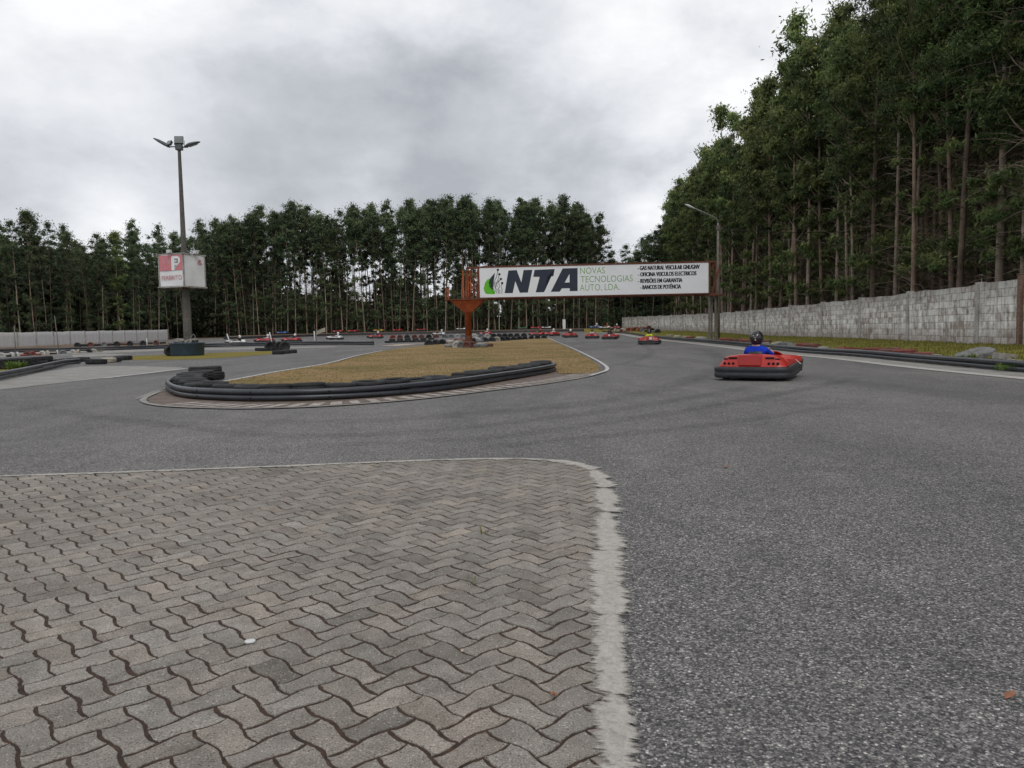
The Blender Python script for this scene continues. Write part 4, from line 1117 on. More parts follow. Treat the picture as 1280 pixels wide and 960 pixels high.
mb.build('lettering', M['green_ink'], panel)
mb = MB()
ink_text(mb, '- GAS NATURAL VEICULAR GNL/GNV', 532, 1045, 84, 119, .008, 0, .018); ink_text(mb, '- OFICINA VEICULOS ELECTRICOS', 535, 1018, 138, 172, .008, 0, .018)
ink_text(mb, '- REVISÕES EM GARANTIA', 535, 902, 193, 227, .008, 0, .018); ink_text(mb, '- BANCOS DE POTÊNCIA', 553, 890, 246, 280, .008, 0, .018)
mb.build('lettering', M['ink'], panel)
# truss behind the board
mb = MB()
x0_, x1_ = -.95, GL + .55
for (yy, z) in ((.10, Z0 - .10), (.10, Z1 + .07), (.95, Z0 - .10), (.95, Z1 + .07)): mb.bar((x0_, yy, z), (x1_, yy, z), .11)
nb = 13
for k in range(nb + 1):
    x = x0_ + (x1_ - x0_) * k / nb
    for yy in (.10, .95): mb.bar((x, yy + .01, Z0 - .1), (x, yy + .01, Z1 + .07), .075)
    for z in (Z0 - .1, Z1 + .07): mb.bar((x, .16, z), (x, .89, z), .06)
    if k < nb:
        xn = x0_ + (x1_ - x0_) * (k + 1) / nb
        a, b = (Z0 - .1, Z1 + .07) if k % 2 == 0 else (Z1 + .07, Z0 - .1)
        for yy in (.11, .96): mb.bar((x, yy, a), (xn, yy, b), .055)
        if k == 0: mb.bar((x, .115, b), (xn, .115, a), .055)
        mb.bar((x, .1, Z0 - .1), (xn, .95, Z0 - .1), .05); mb.bar((x, .1, Z1 + .07), (xn, .95, Z1 + .07), .05)
mb.build('truss', M['rust'], gan)
mb = MB()
for z, hgt in ((Z0 - .04, .07), (Z1 + .035, .06)): mb.box((GL / 2, -.01, z), (GL + .2, .09, hgt))
for x in (-.07, GL + .07): mb.box((x, -.012, (Z0 + Z1) / 2), (.12, .08, GH - .01))
mb.build('board_frame', M['rust'], gan)
# left support column with its funnel and platform
lc = at_depth(585.5, 433, 57.4); lx = gan.matrix_world
th = math.atan2(gdir.y, gdir.x)
def gl(p):   # world xy -> gantry local
    d = Vector((p.x - GA.x, p.y - GA.y, 0)); return Vector((d.dot(gdir), -d.x * gdir.y + d.y * gdir.x, 0))
c = gl(lc); cx, cy = c.x, .55
zp = at_depth(585, 375, 57.2).z
mb = MB(); mb.lathe([(.0, 0), (.25, 0), (.25, zp - .85), (.29, zp - .84), (.29, zp - .78), (0, zp - .78)], 20, (cx, cy, 0)); mb.lathe([(.45, 0.02), (.45, .06), (.28, .07)], 20, (cx, cy, 0))
column = mb.build('column', M['rust_orange'], gan)
mb = MB(); mb.lathe([(.275, 0.07), (.275, .75)], 20, (cx, cy, 0)); mb.build('column_foot', M['rust'], column)
mb = MB()
hw, hd = 1.2, .65
zb_ = zp - .80
for sgn in (-1, 1):
    for sy in (-1, 1):
        mb.add([(cx, cy + sy * .2, zb_ - .12), (cx + sgn * .27, cy + sy * .2, zb_ - .12), (cx + sgn * hw, cy + sy * hd, zp - .06), (cx + sgn * hw, cy + sy * hd, zp), (cx, cy + sy * hd, zp)],
               [(0, 1, 2, 3, 4)])
    mb.add([(cx + sgn * .27, cy - .2, zb_ - .12), (cx + sgn * .27, cy + .2, zb_ - .12), (cx + sgn * hw, cy + hd, zp - .06), (cx + sgn * hw, cy - hd, zp - .06)], [(0, 1, 2, 3)])
mb.build('funnel', M['rust_orange'], gan)
mb = MB(); mb.box((cx - .05, cy, zp + .04), (3.2, 1.6, .07)); mb.box((cx + .9, cy, zp + .085), (3.6, .5, .02)); mb.build('platform', M['rust'], gan)
zt = at_depth(583, 337, 57).z
for (px, w_) in ((579, .13), (584.5, .22), (588.5, .1), (598, .14)):
    mu = MB(); q = gl(at_depth(px, 375, 57.2)); mu.bar((q.x, .3, zp + .07), (q.x, .3, zt), w_); mu.build('upright', M['rust_orange'], gan)
mb = MB()
q1 = gl(at_depth(589, 375, 57.2)).x; q2 = gl(at_depth(598, 375, 57.2)).x
zm = (zp + zt) / 2 - .1
for (a, b) in (((q1, zp + .1), (q2, zm)), ((q1, zm), (q2, zp + .1)), ((q1, zm), (q2, zm))): mb.bar((a[0], .3, a[1]), (b[0], .3, b[1]), .06)
mb.bar((q1, .3, zm), (q2, .3, zt), .05)
mb.build('cross_brace', M['rust_orange'], gan); mb = MB()
for px, zz_ in ((557, .95), (560, .85)):
    q = gl(at_depth(px, 375, 57.2)); mb.bar((q.x, .2, zp), (q.x, .2, zp + zz_), .09)
mb.bar((gl(at_depth(557, 375, 57.2)).x, .2, zp + .9), (gl(at_depth(560, 375, 57.2)).x, .2, zp + .5), .2, .02)
mb.build('side_rail', M['rust_orange'], gan)
# right support: four slim posts behind the barrier
for (px, yy) in ((885.5, .15), (889.5, .5), (893.5, .3), (897.5, .95)):
    mb = MB(); q = gl(at_depth(px, 400, 56.2)); mb.bar((q.x, yy, .05), (q.x, yy, Z0 - .15), .13); mb.build('support_post', M['pole_concrete'], gan)
mb = MB(); xr = GL + .25
for (a, b) in (((xr, .2, Z0 - .12), (xr + .55, .2, Z1 - .4)), ((xr, .5, Z0 - .15), (xr + .75, .5, Z0 - .15))): mb.bar(a, b, .12)
mb.box((xr + .35, .4, Z0 - .17), (1.1, 1.0, .08)); mb.build('end_bracket', M['rust'], gan)

# ------------------------------------------------------------------ lamp posts
LB = G(236, 444.6); LB.z = 0
ztop = at_depth(226, 187, LB.y).z
lp = empty('floodlight_pole', LB); tag(lp, 'tall concrete lighting pole with four floodlights above a red and white box sign', 'lamp post')
mb = MB()
topx = .0
prof = [(.245, 0), (.225, 2.2), (.165, 4.8), (.125, 7.5), (.085, ztop)]
n = 8; vs = []; fs = []
for (r_, z) in prof:
    for k in range(n):
        t = 2 * PI * (k + .5) / n; vs.append((r_ * math.cos(t), r_ * .8 * math.sin(t), z))
for i in range(len(prof) - 1):
    for k in range(n): fs.append((i * n + k, i * n + (k + 1) % n, (i + 1) * n + (k + 1) % n, (i + 1) * n + k))
fs.append(tuple((len(prof) - 1) * n + k for k in range(n)))
mb.add(vs, fs); mb.build('pole', M['pole_dark'], lp)
mb = MB(); mb.box((0, 0, ztop + .12), (.34, .3, .3)); mb.box((0, 0, ztop + .3), (.5, .12, .06)); mb.box((-.4, 0, ztop + .16), (.5, .06, .06)); mb.box((.3, 0, ztop + .12), (.4, .06, .06)); mb.build('crossarm', M['lamp_head'], lp, bevel=.02)
def cobra(x, z, ang, sgn, L=1.15):
    """long flat lantern pointing outwards and up"""
    mb = MB(); R = Matrix.Rotation(-ang * sgn, 3, 'Y')
    secs = [(0, .05, .05), (.12, .09, .08), (.35, .19, .13), (.75, .17, .11), (1.05, .09, .06), (1.15, .03, .02)]
    vs = []; fs = []; n = 10
    for (d, w_, h_) in secs:
        for k in range(n):
            t = 2 * PI * k / n
            v = Vector((sgn * d * L / 1.15, w_ * math.cos(t), h_ * math.sin(t) * (1 if math.sin(t) > 0 else .5))); vs.append(R @ v + Vector((x, 0, z)))
    for i in range(len(secs) - 1):
        for k in range(n): fs.append((i * n + k, i * n + (k + 1) % n, (i + 1) * n + (k + 1) % n, (i + 1) * n + k))
    fs += [tuple(range(n)), tuple((len(secs) - 1) * n + k for k in range(n))]
    mb.add(vs, fs, True); h = mb.build('lantern', M['lamp_head'], lp)
    mb = MB(); g_ = [Vector((sgn * d * L / 1.15, w_ * y, -.06)) for d, w_, y in ((.3, .15, -1), (.3, .15, 1), (.9, .12, 1), (.9, .12, -1))]
    mb.add([R @ v + Vector((x, 0, z)) for v in g_], [(0, 1, 2, 3)]); mb.build('glass', M['lamp_glass'], h)
cobra(-.50, ztop + .12, math.radians(30), -1, 1.02)
cobra(.28, ztop + .14, math.radians(16), 1, .92)
def flood(x, z, s, rx, rz):
    mb = MB(); R = (Matrix.Rotation(rz, 3, 'Z') @ Matrix.Rotation(rx, 3, 'X'))
    f = Vector((x, -.05, z))
    vs = [R @ Vector(v) * s + f for v in ((-.5, -.22, -.42), (.5, -.22, -.42), (.5, -.22, .42), (-.5, -.22, .42), (-.4, .22, -.32), (.4, .22, -.32), (.4, .22, .32), (-.4, .22, .32))]
    mb.add(vs, [(0, 1, 2, 3), (4, 5, 6, 7), (0, 1, 5, 4), (2, 3, 7, 6), (0, 3, 7, 4), (1, 2, 6, 5)])
    for sg in (-1, 1): mb.bar(R @ Vector((sg * .54, 0, 0)) * s + f, R @ Vector((sg * .54, .05, -.55)) * s + f, .03)
    h = mb.build('floodlight', M['lamp_head'], lp, bevel=.015)
    mb = MB(); mb.add([R @ Vector(v) * s + f for v in ((-.44, -.228, -.36), (.44, -.228, -.36), (.44, -.228, .36), (-.44, -.228, .36))], [(0, 1, 2, 3)]); mb.build('glass', M['lamp_glass'], h)
flood(.05, ztop + .48, .48, -.15, .1)
flood(-.48, ztop + .33, .34, -.5, -.5)
# cube sign hung on the pole
zs0 = at_depth(233, 358.5, LB.y).z; zs1 = at_depth(233, 320, LB.y).z
SW = 1.62; SH = zs1 - zs0
sg = empty('box_sign', (LB.x - .14, LB.y, zs0), math.radians(71)); tag(sg, 'square red and white advertising box sign round the lighting pole', 'sign')
def sign_face(k, name, mat):
    R = Matrix.Rotation(k * PI / 2, 3, 'Z')
    mb = MB(); n = 6; vs = []; fs = []
    for i in range(n + 1):
        for j in range(n + 1):
            u = -SW / 2 + SW * i / n; z = SH * j / n
            bulge = .02 * math.sin(3.1 * i / n * 2 + k) * math.sin(2.6 * j / n * 2)
            vs.append(R @ Vector((u, -SW / 2 - .002 - bulge, z)))
    for i in range(n):
        for j in range(n): fs.append((i * (n + 1) + j, (i + 1) * (n + 1) + j, (i + 1) * (n + 1) + j + 1, i * (n + 1) + j + 1))
    mb.add(vs, fs, True); return mb.build(name, mat, sg)
# local face -Y (k=0) with rz 40deg turns towards +x; face -X (k=3) towards camera-left
faces = {}
for k in range(4): faces[k] = sign_face(k, 'banner', M['sign_white'])
def on_face(mb, k, loop, off):
    R = Matrix.Rotation(k * PI / 2, 3, 'Z')
    bm = bmesh.new(); f = bm.faces.new([bm.verts.new(R @ Vector((-SW / 2 + u * SW, -SW / 2 - off, w_ * SH))) for (u, w_) in loop])
    bmesh.ops.triangulate(bm, faces=[f], ngon_method='EAR_CLIP'); bm.verts.index_update()
    mb.add([v.co.copy() for v in bm.verts], [[v.index for v in f.verts] for f in bm.faces]); bm.free()
RK = 3
mb = MB(); on_face(mb, RK, [(.03, .50), (.985, .50), (.985, .985), (.03, .985)], .030); mb.build('red_field', M['sign_red'], faces[RK])
mb = MB()
for lp_ in ([(.53, .50), (.65, .50), (.65, .66), (.80, .68), (.88, .75), (.90, .84), (.86, .91), (.78, .95), (.53, .95)],): on_face(mb, RK, lp_, .036)
mb.build('emblem', M['sign_white'], faces[RK])
mb = MB()
for x in (.13, .24, .35, .44): on_face(mb, RK, [(x, .53), (x + .04, .53), (x + .04, .93), (x, .93)], .036)
for a in ((.13, .24), (.35, .44)): on_face(mb, RK, [(a[0], .93), (a[0] + .05, .93), (a[1] + .02, .70), (a[1] - .02, .70)], .038)
mb.build('emblem', M['sign_pink'], faces[RK])
mb = MB()
for lp_ in ([(.66, .87), (.80, .87), (.80, .82), (.66, .82)], [(.66, .78), (.80, .78), (.80, .73), (.66, .73)], [(.75, .87), (.81, .87), (.81, .73), (.75, .73)]): on_face(mb, RK, lp_, .042)
mb.build('emblem', M['sign_frame'], faces[RK])
def face_text(mb, k, s, u0, u1, w0, w1, off, bold):
    vs, fs, bb = text_polys(s, bold); R = Matrix.Rotation(k * PI / 2, 3, 'Z')
    mb.add([R @ Vector((-SW / 2 + SW * (u0 + (u1 - u0) * (v[0] - bb[0]) / (bb[1] - bb[0])), -SW / 2 - off, SH * (w0 + (w1 - w0) * (v[1] - bb[2]) / (bb[3] - bb[2])))) for v in vs], fs)
mb = MB(); face_text(mb, RK, 'FERBRITO', .10, .94, .20, .34, .032, .008); mb.build('lettering', M['sign_pink'], faces[RK])
mb = MB(); on_face(mb, 0, [(.66, .72), (.86, .72), (.86, .78), (.80, .78), (.84, .86), (.74, .88), (.74, .80), (.66, .78)], .032); mb.build('emblem', M['sign_pink'], faces[0])
mb = MB()
for z in (-.045, SH + .045):
    for k in range(4):
        R = Matrix.Rotation(k * PI / 2, 3, 'Z'); mb.bar(R @ Vector((-SW / 2 - .12, -SW / 2 - .0, z)), R @ Vector((SW / 2 + .12, -SW / 2 - .0, z + .001 * k)), .06)
for k in range(4):
    R = Matrix.Rotation(k * PI / 2, 3, 'Z'); mb.bar(R @ Vector((SW / 2 - .0, -SW / 2 - .0, -.02)), R @ Vector((SW / 2 - .0, -SW / 2 - .0, SH + .02)), .07)
mb.box((0, 0, -.06), (SW - .1, .1, .07)); mb.box((0, 0, SH * .5), (SW - .15, SW - .15, SH - .1))
mb.build('frame', M['sign_frame'], sg)
for k, u in ((3, .05), (0, .0)):
    R = Matrix.Rotation(k * PI / 2, 3, 'Z'); mb = MB(); c_ = R @ Vector((u, -SW / 2 - .16, SH + .16))
    mb.box(c_, (.24, .18, .17), rz=k * PI / 2); mb.bar(R @ Vector((u, -SW / 2 - .1, SH + .08)), R @ Vector((u, -SW / 2 + .2, SH + .08)), .04)
    mb.build('spotlight', M['lamp_white'], sg, bevel=.02)
# blue tub at its foot, filled with rubble
tb = empty('blue_tub', LB + Vector((0, -.15, 0))); tag(tb, 'large blue plastic tub of rubble round the foot of the lighting pole', 'tub')
mb = MB(); mb.lathe([(.82, .02), (.86, .05), (.90, .66), (.95, .68), (.95, .72), (.87, .72), (.82, .1), (0, .08)], 28); mb.build('shell', M['blue_tub'], tb)
mb = MB()
for i in range(16):
    a = random.uniform(0, 6.28); r_ = random.uniform(.36, .6); mb.blob((r_ * math.cos(a), r_ * math.sin(a), .79 + random.uniform(-.05, .08)), (random.uniform(.1, .24), random.uniform(.1, .2), random.uniform(.07, .13)), i, 2)
mb.lathe([(.0, .62), (.86, .60)], 20); mb.build('rubble', M['stone'], tb)
tyre(LB + Vector((-.92, -.35, .28)), 'black tyre leaning against the left side of the blue tub', None, 'rubber', True, .9, .95)
o = None
mb = MB(); mb.tube([(.35, -.5, .6), (.37, -.5, 1.05), (.52, -.5, 1.18), (.62, -.5, 1.02), (.6, -.5, .75)], .018, 6); o = mb.build('hoop', M['grey_steel']); o.location = LB; tag(o, 'thin bent pipe sticking out of the blue tub', 'pipe')

# street lamp on the right
SB = at_depth(897.5, 418.5, 60.5)
sl = empty('street_lamp', (SB.x, SB.y, gz(SB.y) + .1)); tag(sl, 'slim grey street lamp with one curved arm behind the billboard', 'street lamp')
zt = at_depth(897.5, 279, SB.y).z - sl.location.z
mb = MB(); mb.tube([(0, 0, 0), (0, 0, zt * .5), (0, 0, zt)], [.15, .12, .085], 10); mb.box((0, 0, zt - .35), (.24, .24, .3)); mb.build('pole', M['pole_concrete'], sl)
e = at_depth(866, 259.5, SB.y); ex, ez = e.x - SB.x, e.z - sl.location.z
mb = MB(); mb.tube([(0, 0, zt - .3), (-.01, 0, zt + .1), (-.12, 0, zt + .35), (-.4, 0, zt + .52), (ex * .6, 0, zt + .52 + (ez - zt - .52) * .5), (ex, 0, ez)], .038, 8); mb.build('arm', M['grey_steel'], sl)
mb = MB(); R = Matrix.Rotation(math.radians(24), 3, 'Y'); vs = []; fs = []
for (d, w_, h_) in ((.15, .04, .04), (.0, .10, .07), (-.35, .14, .09), (-.6, .08, .05), (-.66, .02, .02)):
    for k in range(8):
        t = 2 * PI * k / 8; vs.append(R @ Vector((d, w_ * math.cos(t), h_ * math.sin(t))) + Vector((ex, 0, ez)))
for i in range(4):
    for k in range(8): fs.append((i * 8 + k, i * 8 + (k + 1) % 8, i * 8 + 8 + (k + 1) % 8, i * 8 + 8 + k))
mb.add(vs, fs, True); mb.build('lantern', M['lamp_white'], sl)
mb = MB(); mb.tube([(0, 0, zt - .45), (6, 1, zt - .7), (14, 3, zt - .5), (26, 6, zt + .3)], .022, 4); mb.build('cable', M['bolt'], sl)

# thin posts and panels by the track
def post(p, h, lean, label, wd=.09, mat='lamp_white', cat='post', depth=None):
    mb = MB(); mb.tube([(0, 0, -.05), (lean * h * .5, 0, h * .5), (lean * h, 0, h)], [wd * .55, wd * .5, wd * .45], 8); mb.lathe([(wd * .8, 0), (wd * .8, .03), (wd * .5, .05)], 8)
    o = mb.build('marker_post', M[mat]); o.location = p; tag(o, label, cat)
post(G(288.5, 431.6), 1.15, -.30, 'leaning white post left of the first far kart', .13)
post(G(340.5, 430.6), 1.25, -.2, 'slightly leaning white post between two far white karts', .13)
post(G(393.8, 430.6), 1.3, -.03, 'upright white post below the cream flag', .12)
post(G(184, 434.5), .9, 0, 'short white post on the dirt below the white wall', .10)
post(G(74, 443), 2.6, -.06, 'thin dark stake before the left white wall, the taller one', .05, 'pole_concrete')
post(G(20, 446), 1.9, 0, 'thin dark stake before the left white wall, the shorter one', .05, 'pole_concrete')
mb = MB(); mb.tube([(0, 0, 0), (0, 0, 1.4)], .03, 6)
st_ = mb.build('flag', M['grey_steel']); st_.location = G(393.8, 430.6) + Vector((.15, .1, 0)); tag(st_, 'small cream flag on a thin pole beside the upright white post', 'flag')
mb = MB(); vs = []; fs = []
for i in range(7):
    for j in range(4): vs.append((.02 + i * .14, .06 * math.sin(i * 1.1 + j * .5), .95 + .13 * j + .05 * i))
for i in range(6):
    for j in range(3): fs.append((i * 4 + j, i * 4 + 4 + j, i * 4 + 5 + j, i * 4 + 1 + j))
mb.add(vs, fs, True); mb.build('cloth', M['t_cream'], st_)
pp = G(705.2, 414.2)
mb = MB(); mb.box((0, 0, 1.15), (.55, .3, 2.3)); mb.box((0, 0, 2.32), (.6, .35, .06)); mb.box((0, 0, .06), (.75, .5, .12))
o = mb.build('white_pillar', M['sign_white'], None, bevel=.02); o.location = pp; tag(o, 'pale upright pillar below the billboard in front of the far trees', 'pillar')

# ------------------------------------------------------------------ karts
def superellipse_path(hw_r, hw_f, yr, yf, rc, n=6):
    pts = []
    for (cx, cy, a0) in ((hw_f - rc, yf - rc, 0), (-hw_f + rc, yf - rc, 90), (-hw_r + rc, yr + rc, 180), (hw_r - rc, yr + rc, 270)):
        for k in range(n + 1):
            a = math.radians(a0 + 90 * k / n); pts.append(Vector((cx + rc * math.cos(a), cy + rc * math.sin(a), 0)))
    return pts
def make_kart():
    root = empty('go_kart')
    path = superellipse_path(.70, .60, -.97, .93, .24)
    for p in path:
        if p.y > .35: p.z = .03
    prof = [(-.04, .055), (.045, .05), (.062, .075), (.066, .13), (.052, .15), (.052, .17), (.066, .19), (.064, .245), (.045, .27), (-.04, .265)]
    mb = MB(); mb.sweep(path, [(u, w_) for (u, w_) in prof], True); mb.build('bumper', M['k_bumper'], root)
    # near-black solid boxes on the bumper's rear: shade of notches put into colour
    for x0, x1 in ((-.36, -.14), (.02, .30)):
        mb = MB(); mb.box(((x0 + x1) / 2, -1.018, .075), (x1 - x0, .03, .045)); mb.build('notch_shade', M['hole_shade'], root)
    # rear cowl
    xs = [-.66, -.62, -.52, -.42, -.30, -.20, 0, .20, .30, .42, .52, .62, .66]
    def top(x):
        a = abs(x); return .515 if a < .22 else .515 - (a - .22) * .12 if a < .5 else .481 - (a - .5) * 1.0
    vs = []; fs = []
    for x in xs:
        a = abs(x); t = top(x); yr = -.93 + .10 * max(0, (a - .5) / .16) ** 2
        vs += [(x, yr, .272), (x, yr + .015, .30), (x, yr + .05, t - .055), (x, yr + .085, t - .012), (x, yr + .13, t), (x, -.52, t - .005), (x, -.47, t - .05), (x, -.46, .272)]
    n = 8
    for i in range(len(xs) - 1):
        for k in range(n - 1): fs.append((i * n + k, i * n + k + 1, i * n + n + k + 1, i * n + n + k))
    fs += [tuple(range(n)), tuple((len(xs) - 1) * n + k for k in range(n))]
    mb = MB(); mb.add(vs, fs, True); cowl = mb.build('rear_cowl', M['k_red'], root, bevel=.008)
    mb = MB(); mb.box((0, 0, 0), (.44, .07, .225)); ec = mb.build('engine_cover', M['k_dred'], root, bevel=.02); ec.location = (-.02, -.90, .395); ec.rotation_euler = (-.12, 0, 0)
    mb = MB()
    for s in (-1, 1):
        for k in range(3):
            x = s * (.345 + .085 * k); yy = -.931 + .10 * max(0, (abs(x) - .5) / .16) ** 2
            mb.lathe([(0, .004), (.026, .004), (.028, -.02)], 12, (x, yy + .012, .335), Matrix.Rotation(PI / 2, 3, 'X'), False)
        mb.box((s * .36, -.868, .440 + .004), (.17, .06, .036)); mb.box((s * .50, -.862, .425), (.085, .05, .026))
    mb.build('vent', M['hole_shade'], cowl, bevel=.006)  # solid black discs and boxes: the openings' inner shade is painted, nothing is cut
    for s in (-1, 1):   # side pods with white stripe
        secs = [(-.40, .20, .30), (-.30, .22, .40), (.10, .21, .38), (.36, .16, .33), (.48, .10, .29)]
        vs = []; fs = []
        for (y, w_, t) in secs:
            xo = .615 - max(0, y) * .06
            vs += [(s * xo, y, .27), (s * (xo - .01), y, t - .04), (s * (xo - .05), y, t), (s * (xo - w_), y, t - .01), (s * (xo - w_), y, .20)]
        for i in range(4):
            for k in range(4): fs.append((i * 5 + k, i * 5 + k + 1, i * 5 + 6 + k, i * 5 + 5 + k))
        fs += [tuple(range(5)), tuple(20 + k for k in range(5))]
        mb = MB(); mb.add(vs, fs, False); pod = mb.build('side_pod', M['k_red'], root, bevel=.015)
        mb = MB(); mb.add([(s * .625, .28, .385), (s * .630, .40, .37), (s * .69, .68, .262), (s * .69, .54, .262)], [(0, 1, 2, 3)]); mb.add([(s * .55, .30, .358), (s * .56, .38, .345), (s * .605, .39, .337), (s * .60, .30, .354)], [(0, 1, 2, 3)])
        mb.build('stripe', M['k_white'], pod)
    # nose
    vs = []; fs = []
    for (y, hw_, zb, zt_) in ((.42, .30, .24, .36), (.60, .44, .24, .40), (.80, .52, .26, .40), (.92, .50, .27, .36), (.97, .46, .27, .30)):
        for (u, z) in ((-1, zb), (-1, zt_ - .05), (-.8, zt_ - .01), (-.3, zt_ + .03), (.3, zt_ + .03), (.8, zt_ - .01), (1, zt_ - .05), (1, zb)): vs.append((u * hw_ * (1.18 if y < .7 else 1.30), y, z + .03 + max(0, y - .6) * .16 * abs(u)))
    for i in range(4):
        for k in range(7): fs.append((i * 8 + k, i * 8 + k + 1, i * 8 + 9 + k, i * 8 + 8 + k))
    fs += [tuple(range(8)), tuple(32 + k for k in range(8))]
    mb = MB(); mb.add(vs, fs, True); mb.build('nose', M['k_red'], root, bevel=.01)
    mb = MB(); mb.add([(-.36, .80, .43), (.36, .80, .43), (.22, .56, .54), (-.22, .56, .54), (-.36, .79, .42), (.36, .79, .42), (.22, .55, .525), (-.22, .55, .525)], [(0, 1, 2, 3), (4, 5, 6, 7), (0, 1, 5, 4), (1, 2, 6, 5), (2, 3, 7, 6), (3, 0, 4, 7)])
    mb.build('front_panel', M['k_red'], root, bevel=.008)
    for s in (-1, 1):   # upturned black front wings
        mb = MB(); mb.add([(s * .48, .56, .10), (s * .655, .60, .10), (s * .655, .99, .10), (s * .46, 1.02, .10), (s * .50, .60, .28), (s * .675, .64, .28), (s * .675, 1.02, .37), (s * .46, 1.04, .34)], [(0, 1, 2, 3), (4, 5, 6, 7), (0, 1, 5, 4), (1, 2, 6, 5), (2, 3, 7, 6), (3, 0, 4, 7)])
        mb.build('front_wing', M['k_dark'], root, bevel=.01)
    # tray, frame, seat
    mb = MB(); mb.box((0, .05, .075), (.86, 1.5, .02)); mb.build('floor_tray', M['k_dark'], root)
    mb = MB()
    for s in (-1, 1): mb.tube([(s * .33, -.85, .10), (s * .33, .3, .10), (s * .22, .85, .10)], .017, 8)
    mb.tube([(-.62, -.62, .14), (.62, -.62, .14)], .02, 8); mb.build('chassis', M['k_steel'], root)
    vs = []; fs = []; n = 9
    secs = [(.02, .115, .20), (-.12, .095, .21), (-.30, .10, .215), (-.42, .16, .215), (-.50, .30, .21), (-.545, .46, .20), (-.56, .565, .18)]
    for inner_ in (0, 1):
        for (y, z, w_) in secs:
            for k in range(n):
                a = PI * k / (n - 1); cx_ = -math.cos(a)
                up = (1 - math.sin(a)) ; o_ = .02 * inner_
                if z < .2: vs.append(((w_ - o_) * cx_, y, z + .16 * up ** 1.5 + o_))
                else: vs.append(((w_ - o_) * cx_, y + .20 * up ** 1.5 + o_, z))
    m_ = len(secs)
    for inner_ in (0, 1):
        b = inner_ * m_ * n
        for i in range(m_ - 1):
            for k in range(n - 1): fs.append((b + i * n + k, b + i * n + k + 1, b + i * n + n + k + 1, b + i * n + n + k))
    for i in range(m_ - 1):
        for k in (0, n - 1): fs.append((i * n + k, (i + 1) * n + k, m_ * n + (i + 1) * n + k, m_ * n + i * n + k))
    for k in range(n - 1):
        for i in (0, m_ - 1): fs.append((i * n + k, i * n + k + 1, m_ * n + i * n + k + 1, m_ * n + i * n + k))
    mb = MB(); mb.add(vs, fs, True); mb.build('seat', M['k_dark'], root)
    mb = MB(); R = Matrix.Rotation(math.radians(50), 3, 'X'); cw = Vector((0, .10, .515))
    mb.tube([cw + R @ Vector((.165 * math.cos(t * PI / 10), .165 * math.sin(t * PI / 10), 0)) for t in range(20)], .016, 8, closed=True)
    for a in (0, 120, 240): mb.tube([cw, cw + R @ Vector((.165 * math.cos(math.radians(a + 30)), .165 * math.sin(math.radians(a + 30)), 0))], .011, 6)
    mb.tube([cw, (0, .52, .16)], .014, 6); mb.build('steering_wheel', M['k_dark'], root)
    for (x, y, r_, wd) in ((-.545, -.62, .14, .19), (.545, -.62, .14, .19), (-.50, .50, .13, .13), (.50, .50, .13, .13)):
        R = Matrix.Rotation(PI / 2, 3, 'Y'); h = wd / 2
        mb = MB(); mb.lathe([(r_ * .55, -h * .8), (r_ * .8, -h), (r_ * .96, -h * .8), (r_, -h * .4), (r_, h * .4), (r_ * .96, h * .8), (r_ * .8, h), (r_ * .55, h * .8)], 20, (x, y, r_ + .002), R)
        wh = mb.build('wheel', M['rubber'], root)
        mb = MB(); mb.lathe([(0, -h * .4), (r_ * .3, -h * .5), (r_ * .54, -h * .78), (r_ * .54, h * .78), (r_ * .3, h * .5), (0, h * .4)], 16, (x, y, r_ + .002), R); mb.build('rim', M['k_steel'], wh)
    return root
KART = make_kart()
PLATE = None
mb = MB(); mb.box((.05, -.948, .40), (.19, .012, .17)); PLATE_ME = mb.mesh('number_plate', M['k_white'])

